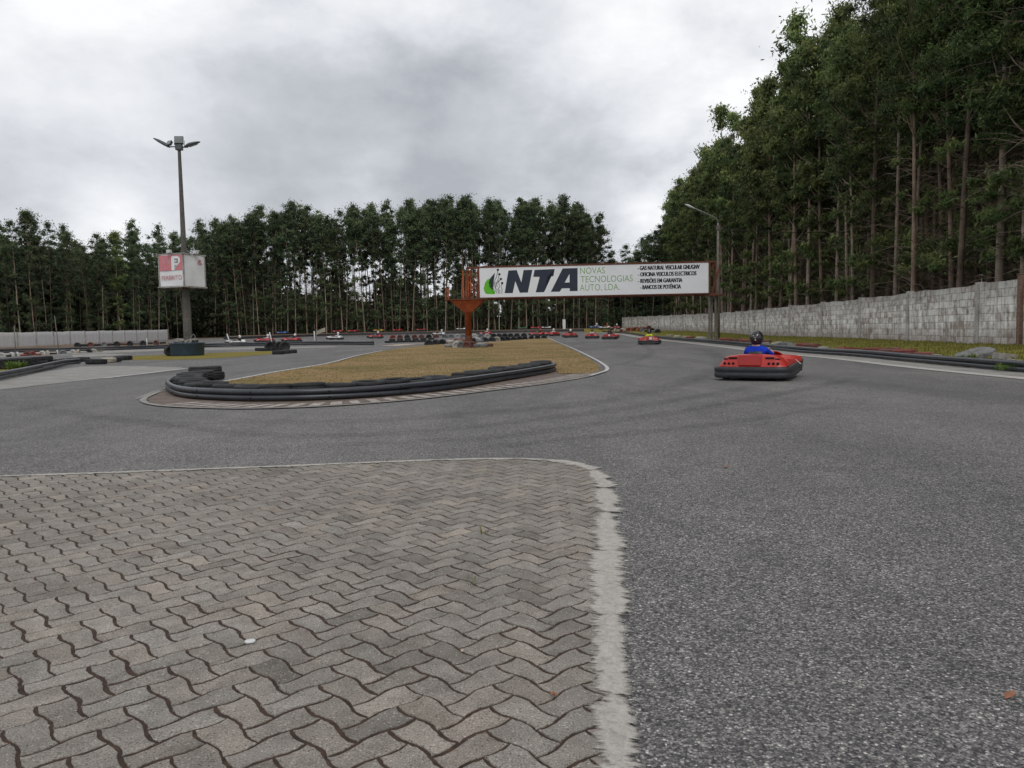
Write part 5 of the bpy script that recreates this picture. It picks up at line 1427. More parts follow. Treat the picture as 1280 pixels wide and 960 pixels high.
# ------------------------------------------------------------------ seated driver
def skin_mesh(verts, edges, radii, root_i, sub=2):
    me = bpy.data.meshes.new('body'); me.from_pydata(verts, edges, [])
    o = bpy.data.objects.new('tmp_body', me); COL.objects.link(o)
    sk = o.modifiers.new('skin', 'SKIN'); sk.use_smooth_shade = True
    for i, r in enumerate(radii):
        me.skin_vertices[0].data[i].radius = (r, r) if not isinstance(r, tuple) else r
        me.skin_vertices[0].data[i].use_root = (i == root_i)
    s = o.modifiers.new('sub', 'SUBSURF'); s.levels = sub; s.render_levels = sub
    dg = bpy.context.evaluated_depsgraph_get(); dg.update()
    r = bpy.data.meshes.new_from_object(o.evaluated_get(dg))
    bpy.data.objects.remove(o); bpy.data.meshes.remove(me)
    return r
def make_driver():
    V = {'pel': (0, -.28, .19), 'belly': (0, -.36, .33), 'chest': (0, -.43, .52), 'up': (0, -.435, .625), 'neck': (0, -.43, .70), 'head': (0, -.415, .785), 'crown': (0, -.405, .865)}
    Rr = {'pel': (.155, .12), 'belly': (.150, .115), 'chest': (.185, .125), 'up': (.14, .10), 'neck': .055, 'head': .085, 'crown': .07}
    E = [('pel', 'belly'), ('belly', 'chest'), ('chest', 'up'), ('up', 'neck'), ('neck', 'head'), ('head', 'crown')]
    for s, c in ((-1, 'l'), (1, 'r')):
        V.update({c + 'sh': (s * .172, -.425, .61), c + 'el': (s * .27, -.19, .50), c + 'wr': (s * .205, .005, .575), c + 'hand': (s * .18, .055, .595),
                  c + 'hip': (s * .10, -.22, .17), c + 'kn': (s * .20, .16, .36), c + 'an': (s * .15, .52, .16), c + 'toe': (s * .15, .63, .20)})
        Rr.update({c + 'sh': .070, c + 'el': .050, c + 'wr': .031, c + 'hand': (.042, .024), c + 'hip': .10, c + 'kn': .068, c + 'an': .045, c + 'toe': .042})
        E += [('up', c + 'sh'), (c + 'sh', c + 'el'), (c + 'el', c + 'wr'), (c + 'wr', c + 'hand'), ('pel', c + 'hip'), (c + 'hip', c + 'kn'), (c + 'kn', c + 'an'), (c + 'an', c + 'toe')]
    names = list(V); idx = {n: i for i, n in enumerate(names)}
    body = skin_mesh([V[n] for n in names], [(idx[a], idx[b]) for a, b in E], [Rr[n] for n in names], 0)
    bm = bmesh.new(); bm.from_mesh(body)
    # fingers closed round the wheel rim, thumb opposite
    for s in (-1, 1):
        base = Vector((s * .175, .06, .60)); out = Vector((0, .75, .66)).normalized(); side = Vector((s * .35, -.6, .65)).normalized()
        for k in range(4):
            o_ = base + Vector((-s * .0, -.6, .7)).normalized() * (.028 - .019 * k) ; ln = (.9, 1.0, .95, .75)[k]
            f0 = o_ + Vector((-s * .005, .012, .004)); f1 = f0 + (Vector((-s * .4, .8, .35)).normalized() * .034 * ln); f2 = f1 + Vector((-s * .95, .1, -.3)).normalized() * .026 * ln; f3 = f2 + Vector((-s * .4, -.85, -.3)).normalized() * .022 * ln
            fm = skin_mesh([f0, f1, f2, f3], [(0, 1), (1, 2), (2, 3)], [.010, .0095, .009, .008], 0, 1); bm.from_mesh(fm); bpy.data.meshes.remove(fm)
        t0 = base + Vector((-s * .015, -.025, .012)); t1 = t0 + Vector((-s * .03, .012, .02)); t2 = t1 + Vector((-s * .02, .025, .008))
        fm = skin_mesh([t0, t1, t2], [(0, 1), (1, 2)], [.012, .011, .009], 0, 1); bm.from_mesh(fm); bpy.data.meshes.remove(fm)
    bm.to_mesh(body); bm.free()
    segs = []
    def sg_(a, b, m): segs.append((Vector(V[a]), Vector(V[b]), m))
    for a, b, m in (('belly', 'chest', 0), ('chest', 'up', 0), ('pel', 'belly', 0), ('neck', 'head', 2), ('head', 'crown', 2)): sg_(a, b, m)
    for c in 'lr':
        sg_('up', c + 'sh', 0); sg_(c + 'sh', c + 'el', 0); sg_(c + 'el', c + 'wr', 2); sg_(c + 'wr', c + 'hand', 2); sg_(c + 'hip', c + 'kn', 1); sg_(c + 'kn', c + 'an', 1); sg_(c + 'an', c + 'toe', 3)
    body.materials.clear()
    for m in (M['c_blue'], M['c_trousers'], M['skin'], M['k_dark']): body.materials.append(m)
    for p in body.polygons:
        best = 1e9; bm_ = 0; p.use_smooth = True
        for a, b, m in segs:
            d = b - a; t = max(0, min(1, (p.center - a).dot(d) / d.length_squared)); q = (p.center - (a + d * t)).length
            if q < best: best = q; bm_ = m
        p.material_index = bm_
    o = link('person', body)
    # helmet: rounded shell with chin bar and eye port
    mb = MB(); c_ = Vector((0, -.405, .845)); vs = []; fs = []; nu, nv = 24, 14
    for j in range(nv + 1):
        ph = -PI * .36 + (PI * .86) * j / nv
        for i in range(nu):
            t = 2 * PI * i / nu
            x, y, z = math.cos(ph) * math.cos(t), math.cos(ph) * math.sin(t), math.sin(ph)
            rx, ry, rz_ = .134, .155, .158
            chin = .03 * max(0, y) * max(0, -z + .2)
            vs.append(c_ + Vector((x * rx, y * ry + chin, z * rz_)))
    for j in range(nv):
        for i in range(nu): fs.append((j * nu + i, j * nu + (i + 1) % nu, (j + 1) * nu + (i + 1) % nu, (j + 1) * nu + i))
    fs.append(tuple(nv * nu + i for i in range(nu)))
    mb.add(vs, fs, True)
    # rear spoiler lip
    mb.add([c_ + Vector(v) for v in ((-.06, -.145, .05), (.06, -.145, .05), (.05, -.165, .03), (-.05, -.165, .03), (-.06, -.14, .02), (.06, -.14, .02))], [(0, 1, 2, 3), (2, 3, 4, 5), (0, 3, 4), (1, 2, 5)])
    hel = mb.build('helmet', M['helmet_black'], o)
    mb = MB(); vs = []; fs = []
    for j in range(5):
        ph = -.18 + .52 * j / 4
        for i in range(13):
            t = math.radians(25 + 130 * i / 12); vs.append(c_ + Vector((math.cos(ph) * math.cos(t) * .137, math.cos(ph) * math.sin(t) * .161 + .004, math.sin(ph) * .160)))
    for j in range(4):
        for i in range(12): fs.append((j * 13 + i, j * 13 + i + 1, j * 13 + 14 + i, j * 13 + 13 + i))
    mb.add(vs, fs, True); mb.build('visor', M['visor'], hel)
    mb = MB(); vs = []; fs = []
    for j in range(3):
        ph = .10 + .22 * j / 2
        for i in range(9):
            t = math.radians(245 + 50 * i / 8); vs.append(c_ + Vector((math.cos(ph) * math.cos(t) * .1365, math.cos(ph) * math.sin(t) * .1575, math.sin(ph) * .160 + .012 * math.sin(i * 1.1))))
    for j in range(2):
        for i in range(8): fs.append((j * 9 + i, j * 9 + i + 1, j * 9 + 10 + i, j * 9 + 9 + i))
    mb.add(vs, fs, True)
    mb.lathe([(0, .003), (.016, .003)], 10, c_ + Vector((.01, -.157, -.03)), Matrix.Rotation(PI / 2, 3, 'X'), False)
    mb.build('sticker', M['helmet_mark'], hel)
    return o
DRIVER = make_driver()

first = [True]
def kart(px, py, yaw, klabel, dlabel=None, group=None, body=None, shirt='blue', helmet='black', plate=False, pos=None, dg=None, lift=0):
    p = pos or G(px, py); p = Vector(p); p.z += .008 + lift
    sw = {}
    if body:
        sw = {M['k_red'].name: M['k_' + body], M['k_dred'].name: M['k_' + body]}
    if first[0]: k = KART; first[0] = False; d0 = True
    else: k = copy_tree(KART, None, sw); d0 = False
    if d0 is False and dlabel: d = copy_tree(DRIVER, None, {'cloth_blue': M['c_' + shirt], 'black_helmet': M['helmet_' + helmet]})
    elif d0: d = DRIVER
    else: d = None
    pitch = math.atan(SLOPE) if p.y > Y_RISE else 0
    k.location = p; k.rotation_euler = (pitch * math.cos(yaw), -pitch * math.sin(yaw) * -1 * 0, -yaw)
    tag(k, klabel, 'kart', group)
    if d:
        d.location = p - Vector((0, 0, .018)); d.rotation_euler = k.rotation_euler; tag(d, dlabel, 'person', dg)
    if plate: link('number_plate', PLATE_ME, k)
    return k
R_ = math.radians
# yaw clockwise from straight ahead; the near kart leaves the hairpin towards the right
kart(946, 476, R_(30), 'nearest red go-kart with black bumper and vented rear cowl', 'driver in blue shirt and black helmet in the nearest kart', pos=G(951, 472.5))
kart(811, 431.5, R_(6), 'red go-kart with white plate, second from the camera on the right lane', 'driver in a bright yellow vest', shirt='yellow', plate=True, pos=G(811, 430.4), group='karts racing on the right lane')
kart(763.5, 424.6, R_(20), 'red go-kart with white plate just left of the yellow vest driver', 'driver dressed in black just left of the yellow vest driver', shirt='black', plate=True, group='karts racing on the right lane', pos=G(763.5, 424))
kart(740, 423.5, R_(4), 'red go-kart just beneath the parked blue kart', 'driver in white with dark helmet beneath the parked blue kart', shirt='white', group='karts racing on the right lane', pos=G(740, 423))
kart(712, 422.5, R_(-12), 'red go-kart beneath the pale upright pillar', 'driver with white helmet beneath the pale upright pillar', shirt='black', helmet='white', group='karts racing on the right lane', pos=G(712, 422))
kart(690, 420.6, R_(-30), 'red and white go-kart turning in at the end of the right lane', 'driver in white turning in at the end of the right lane', shirt='white', helmet='white', group='karts racing on the right lane', pos=G(690, 420.2))
kart(672, 420.6, R_(-62), 'red go-kart beside the last tyres of the grass island', 'driver with orange helmet beside the last tyres of the island', shirt='black', helmet='orange', group='karts racing on the right lane', pos=G(672, 420.2))
mb = MB(); vs = []; fs = []
for i, p in enumerate(PIPE_X):
    for (dy, z) in ((.7, -.05), (1.3, .40), (2.2, .48), (5.0, .50), (7.0, .45), (9, -.05)): vs.append((p.x, p.y + dy, gz(p.y + dy) + z))
for i in range(len(PIPE_X) - 1):
    for k in range(5): fs.append((i * 6 + k, i * 6 + 6 + k, i * 6 + 7 + k, i * 6 + 1 + k))
mb.add(vs, fs); mb.build('far_bank', M['dirt'])['kind'] = 'structure'
FG = 'karts on the far lane'
kart(295, 431, R_(-120), 'white go-kart beside the leftmost leaning white post', 'driver with white helmet beside the leftmost leaning post', FG, 'white', 'black', 'white')
kart(331, 428.4, R_(-78), 'red go-kart left of the second white post', 'driver in white left of the second white post', FG, None, 'white', 'white')
kart(365, 427.6, R_(-80), 'red go-kart right of the second white post', 'driver in dark blue right of the second white post', FG, None, 'navy', 'white')
kart(419, 424.8, R_(-85), 'white go-kart in front of a red one behind the barrier', 'driver in white on the far lane below the parked red kart', FG, 'white', 'white', 'white')
kart(469, 423.2, R_(-86), 'go-kart below the parked yellow kart', 'driver in navy with white helmet below the parked yellow kart', FG, 'dred', 'navy', 'white')
kart(549, 419.8, R_(-88), 'white go-kart left of the orange column on the far lane', 'driver in white left of the orange column', FG, 'white', 'white', 'white')
kart(606, 419, R_(-88), 'red go-kart right of the orange column on the far lane', 'driver in white right of the orange column', FG, None, 'white', 'white')
PG = 'karts parked behind the farthest barrier'
for (x, y, b, yaw, lb) in ((355, 420.8, 'blue', -80, 'blue kart parked behind the farthest barrier'), (424, 417.2, None, -85, 'long red kart parked behind the farthest barrier left of the yellow one'), (443, 417.0, None, -70, 'smaller looking red kart parked just left of the yellow one'),
                      (475, 416.2, 'yellow', -80, 'yellow kart parked behind the farthest barrier'), (499, 415.4, None, -60, 'red kart parked just right of the yellow one'), (528, 414.8, 'dred', -80, 'dull red kart parked left of the orange column'),
                      (578, 413.4, 'white', -85, 'white kart parked behind the orange column'), (654, 413.2, 'green', -88, 'green kart parked behind the farthest barrier'), (671, 412.6, None, -70, 'red kart parked between the green and the white one'),
                      (684, 412.2, 'white', -80, 'white kart parked left of the pale upright pillar')):
    p = G(x, y, .0)
    pb = at_depth(x, y, 0) if False else None
    yb = offset_to([Vector((q.y, q.x, 0)) for q in PIPE_X], p.x) if False else None
    # park it a little behind the farthest barrier
    best = min(PIPE_X, key=lambda q: abs((q.x / q.y) - (x - 640) / F_PX))
    d = best.y + 3.4; p = Vector(((x - 640) / F_PX * d * 1.0, d, gz(d)))
    kart(0, 0, R_(yaw), lb, None, PG, b, pos=p, lift=.50)
# people and karts on the bank end at the right of the far bend
def bank_far(px, d, z): q = at_depth(px, 405, d); return Vector((q.x, d, gz(d) + z))
kart(0, 0, R_(-80), 'blue kart standing on the bank before the end of the block wall', 'person in white with white helmet on the parked blue kart', None, 'blue', 'white', 'white', pos=bank_far(743, 133, .55))
kart(0, 0, R_(-75), 'white kart standing on the bank right of the blue one', 'person in orange on the white kart beside the blue kart', None, 'white', 'orange', 'orange', pos=bank_far(756, 131, .45))
kart(0, 0, R_(-78), 'dull red kart standing on the bank nearest to the wall end', 'person with white helmet on the dull red kart near the wall end', None, 'dred', 'grey', 'white', pos=bank_far(768, 129, .4))
mb = MB(); vs = []; fs = []
bq = [(730, 126), (745, 128), (760, 127), (775, 124), (790, 121), (806, 112), (824, 100)]
for (px, d) in bq:
    c0 = at_depth(px, 405, d); c1 = at_depth(px, 405, d + 14)
    for (q, z) in ((c0, .0), (c0.lerp(c1, .25), .42), (c1, .5)): vs.append((q.x, q.y, gz(q.y) + z))
for i in range(len(bq) - 1):
    for k in range(2): fs.append((i * 3 + k, i * 3 + 3 + k, i * 3 + 4 + k, i * 3 + 1 + k))
mb.add(vs, fs, True); mb.build('earth_mound', M['yellow_grass'])['kind'] = 'structure'
i = 0
for (px, d, z, m) in ((778, 124, .5, 't_white'), (781, 123, .5, 't_cream'), (785, 122, .55, 't_red'), (788, 122, .85, 't_red'), (792, 120, .55, 't_red'), (795, 120, .9, 't_red'), (799, 118, .6, 't_red'), (803, 116, .95, 't_red'), (803, 115, .6, 't_grey'), (807, 113, .9, 't_red'), (811, 112, .9, 't_brown'), (809, 110, .55, 'rubber'), (815, 108, .6, 'rubber'), (818, 104, .55, 't_grey'), (822, 101, .5, 'rubber'), (773, 125, .5, 't_white'), (769, 124, .45, 't_cream'), (783, 121, .35, 't_red'), (776, 121, .35, 't_red')):
    q = bank_far(px, d - 1.5, z - .2); tyre(q, CN[m] + ' tyre in the pile before the far end of the block wall', CN[m] + ' tyres piled at the wall end', m, i % 2 == 0, random.gauss(0, .5), 1.35); i += 1

# ------------------------------------------------------------------ trees
def tree_parts(seed, H, base, cw, nclump, per, leaf, wd, leafm, barkm, r0, dead=0, lean=.02, low=0):
    rg = np.random.default_rng(seed); rr = random.Random(seed)
    mb = MB()
    bx, by = rr.gauss(0, lean), rr.gauss(0, lean); ph = rr.uniform(0, 6)
    def axis(z):
        t = z / H; return Vector((bx * z + .25 * math.sin(ph + t * 4) * t, by * z + .25 * math.cos(ph * 1.3 + t * 3.5) * t, z))
    zs = [0, .4, 2, 5, 8, 11, 14, 17, 20, 22.5, 25]; zs = [z * H / 26 for z in zs]
    rad = [r0 * 1.35, r0 * 1.05] + [r0 * (1 - .88 * (z / H)) for z in zs[2:]]
    mb.tube([axis(z) for z in zs] + [axis(H * .985)], rad + [.02], 8)
    C = []; R = []; T = []
    for k in range(nclump):
        t = rr.random() ** .85
        z = H * (base + (1 - base) * t) * .985
        env = cw * ((.55 + .75 * t) if t < .6 else max(.12, 1 - ((t - .6) / .42) ** 2.2)) * rr.uniform(.75, 1.1)
        a = rr.uniform(0, 2 * PI); d = env * math.sqrt(rr.random()) * rr.uniform(.6, 1.1)
        r_ = rr.uniform(.42, 1.0) * (.55 + .45 * cw / 2.6) * (.85 + .4 * t)
        c_ = axis(z) + Vector((d * math.cos(a), d * math.sin(a), 0)); C.append(c_); R.append(r_)
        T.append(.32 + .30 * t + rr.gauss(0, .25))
        if k % 2 == 0 and d > .5:
            zo = max(H * base * .75, z - d * rr.uniform(.9, 1.6))
            p0 = axis(zo); mb.tube([p0, p0.lerp(c_, .5) + Vector((0, 0, -.12 * d)), c_], [.055 * (1.2 - t), .035 * (1.2 - t) + .005, .008], 4, False)
    for k in range(low):
        z = rr.uniform(.12, base) * H; a = rr.uniform(0, 2 * PI); d = rr.uniform(.3, 1.4)
        c_ = axis(z) + Vector((d * math.cos(a), d * math.sin(a), 0)); C.append(c_); R.append(rr.uniform(.35, .75)); T.append(.6 + rr.gauss(0, .15))
        mb.tube([axis(z - .3), c_], [.018, .006], 3, False)
    for k in range(dead):
        z = rr.uniform(.08, base + .2) * H; a = rr.uniform(0, 2 * PI); L = rr.uniform(.8, 2.8)
        p0 = axis(z); q = Vector((math.cos(a), math.sin(a), 0)); s_ = rr.uniform(-.3, .7)
        p1 = p0 + q * L * .5 + Vector((0, 0, s_ * L * .5)); p2 = p0 + q * L + Vector((0, 0, s_ * L - .15 * L))
        mb.tube([p0, p1, p2], [.022, .014, .005], 3, False)
        if rr.random() < .6: mb.tube([p1, p1 + Vector((q.y, -q.x, .3)) * L * .4], [.010, .004], 3, False)
    trunk = mb.mesh('trunk', barkm)
    n = len(C)
    Cn = np.repeat(np.array(C), per, 0); Rn = np.repeat(np.array(R), per); Tn = np.repeat(np.array(T), per)
    N = n * per
    U = unit(rg.normal(0, 1, (N, 3))); rad_ = Rn * np.abs(rg.normal(.25, .52, N))
    P = Cn + U * rad_[:, None] * np.array([1.15, 1.15, .85])
    D = unit(rg.normal(0, 1, (N, 3)) * np.array([.9, .9, .7]) + np.array([0, 0, -.75]))
    S = unit(np.cross(D, rg.normal(0, 1, (N, 3))))
    L = leaf * rg.uniform(.6, 1.35, N); W_ = L * wd * rg.uniform(.7, 1.3, N)
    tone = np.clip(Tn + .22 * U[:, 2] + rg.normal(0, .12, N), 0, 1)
    crown = quads_mesh('crown', P, D, S, L, W_, tone, leafm)
    return trunk, crown
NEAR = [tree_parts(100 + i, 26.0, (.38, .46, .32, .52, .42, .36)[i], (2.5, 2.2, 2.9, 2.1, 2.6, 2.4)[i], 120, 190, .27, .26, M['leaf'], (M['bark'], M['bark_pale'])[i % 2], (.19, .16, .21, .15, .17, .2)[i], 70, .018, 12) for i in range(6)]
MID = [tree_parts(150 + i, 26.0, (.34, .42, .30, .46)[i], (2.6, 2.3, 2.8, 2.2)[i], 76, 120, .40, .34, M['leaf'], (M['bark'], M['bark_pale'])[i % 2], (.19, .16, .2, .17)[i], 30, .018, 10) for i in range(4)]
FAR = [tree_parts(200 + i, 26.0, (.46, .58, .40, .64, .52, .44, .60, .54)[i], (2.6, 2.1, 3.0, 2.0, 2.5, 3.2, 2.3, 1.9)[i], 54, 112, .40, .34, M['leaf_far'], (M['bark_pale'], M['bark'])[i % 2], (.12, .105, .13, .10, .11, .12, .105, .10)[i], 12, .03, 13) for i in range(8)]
PLANT = []
def plant(me, x, y, z, H, rz, label, group, sx=1.0):
    row = {'third': 2, 'second': 1, 'deep': 3, 'deeper': 2}.get(group.split()[0], 0)
    PLANT.append((H / max(y, 10) * .5 ** row, me, x, y, z, H, rz, label, group, sx))
n_tree = [0]
def plant_one(me, x, y, z, H, rz, label, group, sx=1.0):
    r = empty('eucalyptus_tree', (x, y, z), rz); s = H / 26.0; r.scale = (s * sx, s * sx, s)
    t = link('trunk', me[0], r); c = link('crown', me[1], r)
    tag(r, label, 'tree', group); n_tree[0] += 1
rt = random.Random(42)
# right-hand wood: edge runs behind the block wall
def edge_x(y): return 20.3 + .085 * y if y < 70 else 26.2 + (y - 70) * .075
rows = []
y = 15.0
RT = []
while y < 172:
    RT.append((edge_x(y) + rt.uniform(-.5, .9) + 1.2, y, 0)); y += rt.uniform(2.2, 3.4)
for row, (dx, step) in enumerate(((4.2, 2.8), (7.6, 3.2), (11.5, 4.0)), 1):
    y = 14 + rt.random() * 2
    while y < (165 if row < 3 else 150):
        RT.append((edge_x(y) + dx + rt.uniform(-.9, .9) + 1.2, y + rt.uniform(-.6, .6), row)); y += step * rt.uniform(.8, 1.25)
LABR = ['tall eucalyptus in the front row directly behind the right-hand block wall', 'tall eucalyptus in the second row behind the right-hand block wall', 'tall eucalyptus in the third row behind the right-hand block wall', 'tall eucalyptus deep in the wood behind the right-hand wall']
for k, (x, y, row) in enumerate(RT):
    H = rt.gauss(27.6, 1.6)
    me = rt.choice(NEAR) if y < 62 and row < 2 else rt.choice(MID)
    plant(me, x, y, gz(y) + .22, max(20, H), rt.uniform(0, 6.28), LABR[row], ['front', 'second', 'third', 'deep'][row] + ' row of the right-hand wood', rt.uniform(.9, 1.15))
# far wood behind the track end
BT = []
def far_front(x):   # y of the wood's front edge
    return 156 + 5 * math.sin(x * .05) + (8 if x < -60 else 0)
for row, (dy, step) in enumerate(((0, 1.55), (3.5, 2.0), (7.5, 2.7))):
    x = -66.0
    while x < 17.5 - row * .8:
        BT.append((x + rt.uniform(-.4, .4), far_front(x) + dy + rt.uniform(-1, 1), row)); x += step * rt.uniform(.7, 1.35)
def far_h(x):
    px = 640 + x / 158 * F_PX
    pts = ((-100, 24.0), (0, 23.0), (100, 23.2), (180, 25.5), (250, 23.6), (310, 24.5), (375, 26.5), (430, 25.0), (500, 26.0), (590, 27.2), (640, 26.5), (670, 27.6), (720, 26.8), (748, 25.0), (770, 20))
    for (a, ha), (b, hb) in zip(pts[:-1], pts[1:]):
        if a <= px <= b: return ha + (hb - ha) * (px - a) / (b - a)
    return 23
LABF = ['slender eucalyptus in the front row of the wood beyond the far barrier', 'slender eucalyptus in the second row of the wood beyond the far barrier', 'slender eucalyptus in the third row of the wood beyond the far barrier']
for (x, y, row) in BT:
    plant(rt.choice(FAR), x, y, gz(y), far_h(x) * rt.gauss(.965, .05) * (1 if row else .98), rt.uniform(0, 6.28), LABF[row], ['front', 'second', 'third'][row] + ' row of the far wood', rt.uniform(.85, 1.15))
# wood behind the left white wall
LT = []
for row in range(3):
    y = 74 + row * 1.3
    while y < 156:
        LT.append((-63.5 - row * 4.4 + rt.uniform(-1, 1), y, row)); y += (3.4 + row * .5) * rt.uniform(.75, 1.3)
for (x, y, row) in LT:
    d = math.hypot(x, y)
    px = 640 + x / y * F_PX
    H = 1.0 + (140 + rt.gauss(0, 9)) * y / F_PX if False else rt.gauss(18.0, 1.8) * (.72 + .28 * min(1, y / 150))
    plant(rt.choice(FAR + MID[:1]), x, y, gz(y), H, rt.uniform(0, 6.28), 'eucalyptus behind the low white wall at the left' if row == 0 else 'eucalyptus deeper behind the low white wall at the left', 'trees behind the left white wall' if row == 0 else 'deeper trees behind the left white wall', rt.uniform(.95, 1.2))

# what lies deeper in the woods, where single trees no longer read: trunks, crowns and scrub as one mass
def mass(name, pts_fn, n, leaf, wd, mat, label, tone_fn=None):
    P = np.array([pts_fn() for _ in range(n)])
    D = unit(rng.normal(0, 1, (n, 3)) + np.array([0, 0, -.5])); S = unit(np.cross(D, rng.normal(0, 1, (n, 3))))
    L = leaf * rng.uniform(.6, 1.4, n)
    me = quads_mesh(name, P, D, S, L, L * wd, np.clip(rng.normal(.45, .22, n), 0, 1), mat)
    o = link(name, me); tag(o, label, 'woodland', kind='stuff'); return o
def deep_far():
    x = rng.uniform(-100, 19); y = far_front(x) + 11 + 22 * rng.random(); z = ((8.0 + 3.5 * math.sin(x * .43) + 2.5 * math.sin(x * 1.1 + 1)) if x > -52 else 16.0) * rng.random() ** .8
    return (x, y, gz(y) + z)
def scrub_far():
    x = rng.uniform(-90, 20); y = far_front(x) + 2 + 14 * rng.random(); return (x, y, gz(y) + (9 + 3 * math.sin(x * .6 + 2) + 3 * math.sin(x * 1.7)) * rng.random() ** 1.1)
def deep_right():
    y = rng.uniform(10, 175); x = edge_x(y) + 14 + 16 * rng.random(); return (x, y, gz(y) + .2 + 23 * rng.random() ** .8)
def scrub_right():
    y = rng.uniform(14, 170); x = edge_x(y) + 2.5 + 11 * rng.random(); return (x, y, gz(y) + .2 + 12 * rng.random() ** 1.2)
def deep_left():
    y = rng.uniform(60, 172); x = -77 - 22 * rng.random(); return (x, y, gz(y) + 15.5 * rng.random() ** .8)
def low_of(fn, top):
    def g():
        x, y, z = fn(); return (x, y, gz(y) + (z - gz(y)) * top)
    return g
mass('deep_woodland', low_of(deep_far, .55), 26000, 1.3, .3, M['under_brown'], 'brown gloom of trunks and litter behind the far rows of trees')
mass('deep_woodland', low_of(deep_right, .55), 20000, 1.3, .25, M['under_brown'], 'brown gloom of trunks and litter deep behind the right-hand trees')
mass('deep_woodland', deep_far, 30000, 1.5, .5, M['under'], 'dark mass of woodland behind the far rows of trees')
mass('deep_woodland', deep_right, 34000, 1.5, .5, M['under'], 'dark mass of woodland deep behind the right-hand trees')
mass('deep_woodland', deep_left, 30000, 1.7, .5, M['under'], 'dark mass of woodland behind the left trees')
def twigs(name, fn, n, L0, w0, label):
    P = np.array([fn() for _ in range(n)])
    D = unit(rng.normal(0, 1, (n, 3)) * np.array([1, 1, .8]) + np.array([0, 0, .15])); S = unit(np.cross(D, rng.normal(0, 1, (n, 3))))
    L = L0 * rng.uniform(.4, 1.4, n)
    o = link(name, quads_mesh(name, P, D, S, L, np.full(n, w0), rng.random(n), M['twig'])); tag(o, label, 'undergrowth', kind='stuff')
twigs('dead_undergrowth', scrub_right, 60000, 1.8, .035, 'brown dead twigs and scrub between the right-hand trunks')
twigs('dead_undergrowth', scrub_far, 26000, 1.9, .06, 'brown dead twigs and scrub between the far trunks')
def low_leaf_far():
    x = rng.uniform(-92, 21); y = far_front(x) + 1 + 12 * rng.random(); return (x, y, gz(y) + (8 + 3 * math.sin(x * .5) + 3 * math.sin(x * 1.3 + 2)) * rng.random() ** 1.2)
mass('undergrowth', low_leaf_far, 24000, .55, .5, M['leaf_far'], 'low green scrub under the far trees')
# trunks of the deeper rows in one mass
mb = MB()
for k in range(110):
    x = rt.uniform(-70, 18); y = far_front(x) + rt.uniform(9, 20); mb.tube([(x, y, gz(y)), (x + rt.gauss(0, .3), y, gz(y) + 9), (x + rt.gauss(0, .6), y, gz(y) + 19)], [.15, .12, .06], 5, False)
for k in range(90):
    y = rt.uniform(18, 150); x = edge_x(y) + rt.uniform(5, 14); mb.tube([(x, y, gz(y)), (x + rt.gauss(0, .4), y, gz(y) + 9), (x + rt.gauss(0, .9), y, gz(y) + 20)], [.16, .13, .06], 6, False)
o = mb.build('deep_trunks', M['bark']); tag(o, 'mass of thin trunks deep inside the woods', 'woodland', kind='stuff')
# lower trees closing the gap between the two woods
for row in range(3):
    x = 16.5
    while x < 44:
        px = 640 + x / 172 * F_PX
        h = (24 if px < 752 else 16.5 + 1.2 * math.sin(px * .35) if px < 800 else 19 + (px - 800) * .12) - row * .4
        plant(rt.choice(FAR), x, 168 + row * 5 + rt.uniform(-1.5, 1.5), gz(170), h * rt.gauss(1, .05), rt.uniform(0, 6), 'lower distant tree closing the gap between the two woods', 'distant trees in the gap', 1.25)
        x += (1.7 + .7 * row) * rt.uniform(.75, 1.3)
def deep_gap(): return (rng.uniform(15, 60), rng.uniform(184, 200), gz(190) + 11.5 * rng.random() ** .8)
def left_fill():
    x = rng.uniform(-92, -58); y = rng.uniform(152, 178) if x > -80 else rng.uniform(80, 178)
    return (x, y, gz(y) + 10 * rng.random() ** 1.1)
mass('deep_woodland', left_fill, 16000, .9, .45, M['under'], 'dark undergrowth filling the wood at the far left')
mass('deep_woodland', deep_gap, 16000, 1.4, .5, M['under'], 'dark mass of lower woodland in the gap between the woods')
def low_gap(): return (rng.uniform(15, 46), rng.uniform(166, 182), gz(172) + 5 * rng.random() ** 1.5)
mass('undergrowth', low_gap, 5000, .6, .5, M['leaf_far'], 'low green scrub in the gap between the two woods')
PLANT.sort(key=lambda t: -t[0])
for t in PLANT[:294]: plant_one(*t[1:])
rest = PLANT[294:]
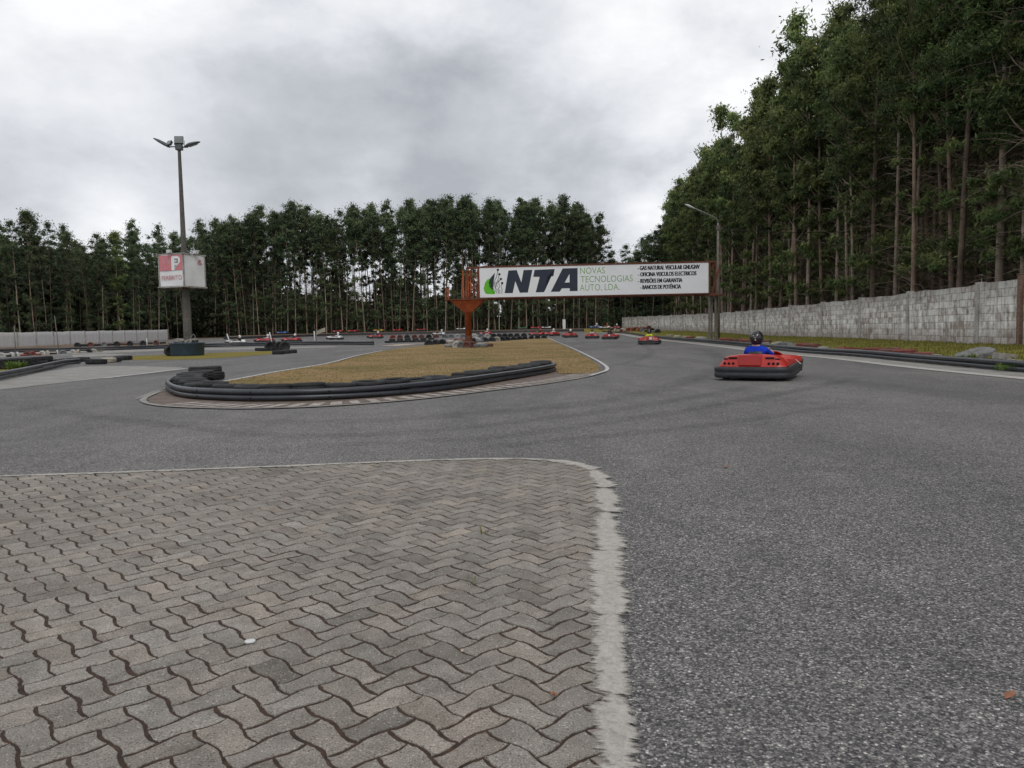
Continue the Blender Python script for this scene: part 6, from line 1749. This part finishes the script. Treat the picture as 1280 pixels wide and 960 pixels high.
def join_trees(name, idx, label):
    Vs, Ls, Lt, Ts, b = [], [], [], [], 0
    for (_, me, x, y, z, H, rz, lb, gp, sx) in rest:
        m = me[idx]; n = len(m.vertices); v = np.empty(n * 3, np.float32); m.vertices.foreach_get('co', v); v = v.reshape(-1, 3)
        s_ = H / 26.0; c_, s2 = math.cos(rz), math.sin(rz)
        v = v * np.array([s_ * sx, s_ * sx, s_]); v = np.stack([v[:, 0] * c_ - v[:, 1] * s2 + x, v[:, 0] * s2 + v[:, 1] * c_ + y, v[:, 2] + z], 1)
        li = np.empty(len(m.loops), np.int32); m.loops.foreach_get('vertex_index', li)
        lt = np.empty(len(m.polygons), np.int32); m.polygons.foreach_get('loop_total', lt)
        Vs.append(v); Ls.append(li + b); Lt.append(lt); b += n
        if idx == 1:
            t_ = np.empty(n, np.float32); m.attributes['tone'].data.foreach_get('value', t_); Ts.append(t_)
    V = np.concatenate(Vs); Lx = np.concatenate(Ls); T_ = np.concatenate(Lt)
    me = bpy.data.meshes.new(name); me.vertices.add(len(V)); me.vertices.foreach_set('co', V.reshape(-1).astype(np.float32))
    me.loops.add(len(Lx)); me.loops.foreach_set('vertex_index', Lx)
    me.polygons.add(len(T_)); me.polygons.foreach_set('loop_start', np.concatenate([[0], np.cumsum(T_)[:-1]]).astype(np.int32)); me.polygons.foreach_set('loop_total', T_)
    me.update(calc_edges=True)
    if idx == 1:
        a = me.attributes.new('tone', 'FLOAT', 'POINT'); a.data.foreach_set('value', np.concatenate(Ts))
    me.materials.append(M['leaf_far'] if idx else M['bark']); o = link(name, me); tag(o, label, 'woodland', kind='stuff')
join_trees('rear_trunks', 0, 'trunks of the rear rows of both woods'); join_trees('rear_crowns', 1, 'leafy crowns of the rear rows of both woods')
print('TREES', n_tree[0], len(rest))

# ------------------------------------------------------------------ render settings
scene.view_settings.view_transform = 'Standard'; scene.view_settings.look = 'None'; scene.view_settings.exposure = 0; scene.view_settings.gamma = 1
scene.render.engine = 'CYCLES'
scene.cycles.max_bounces = 6; scene.cycles.diffuse_bounces = 3; scene.cycles.transparent_max_bounces = 8
scene.cycles.use_denoising = True
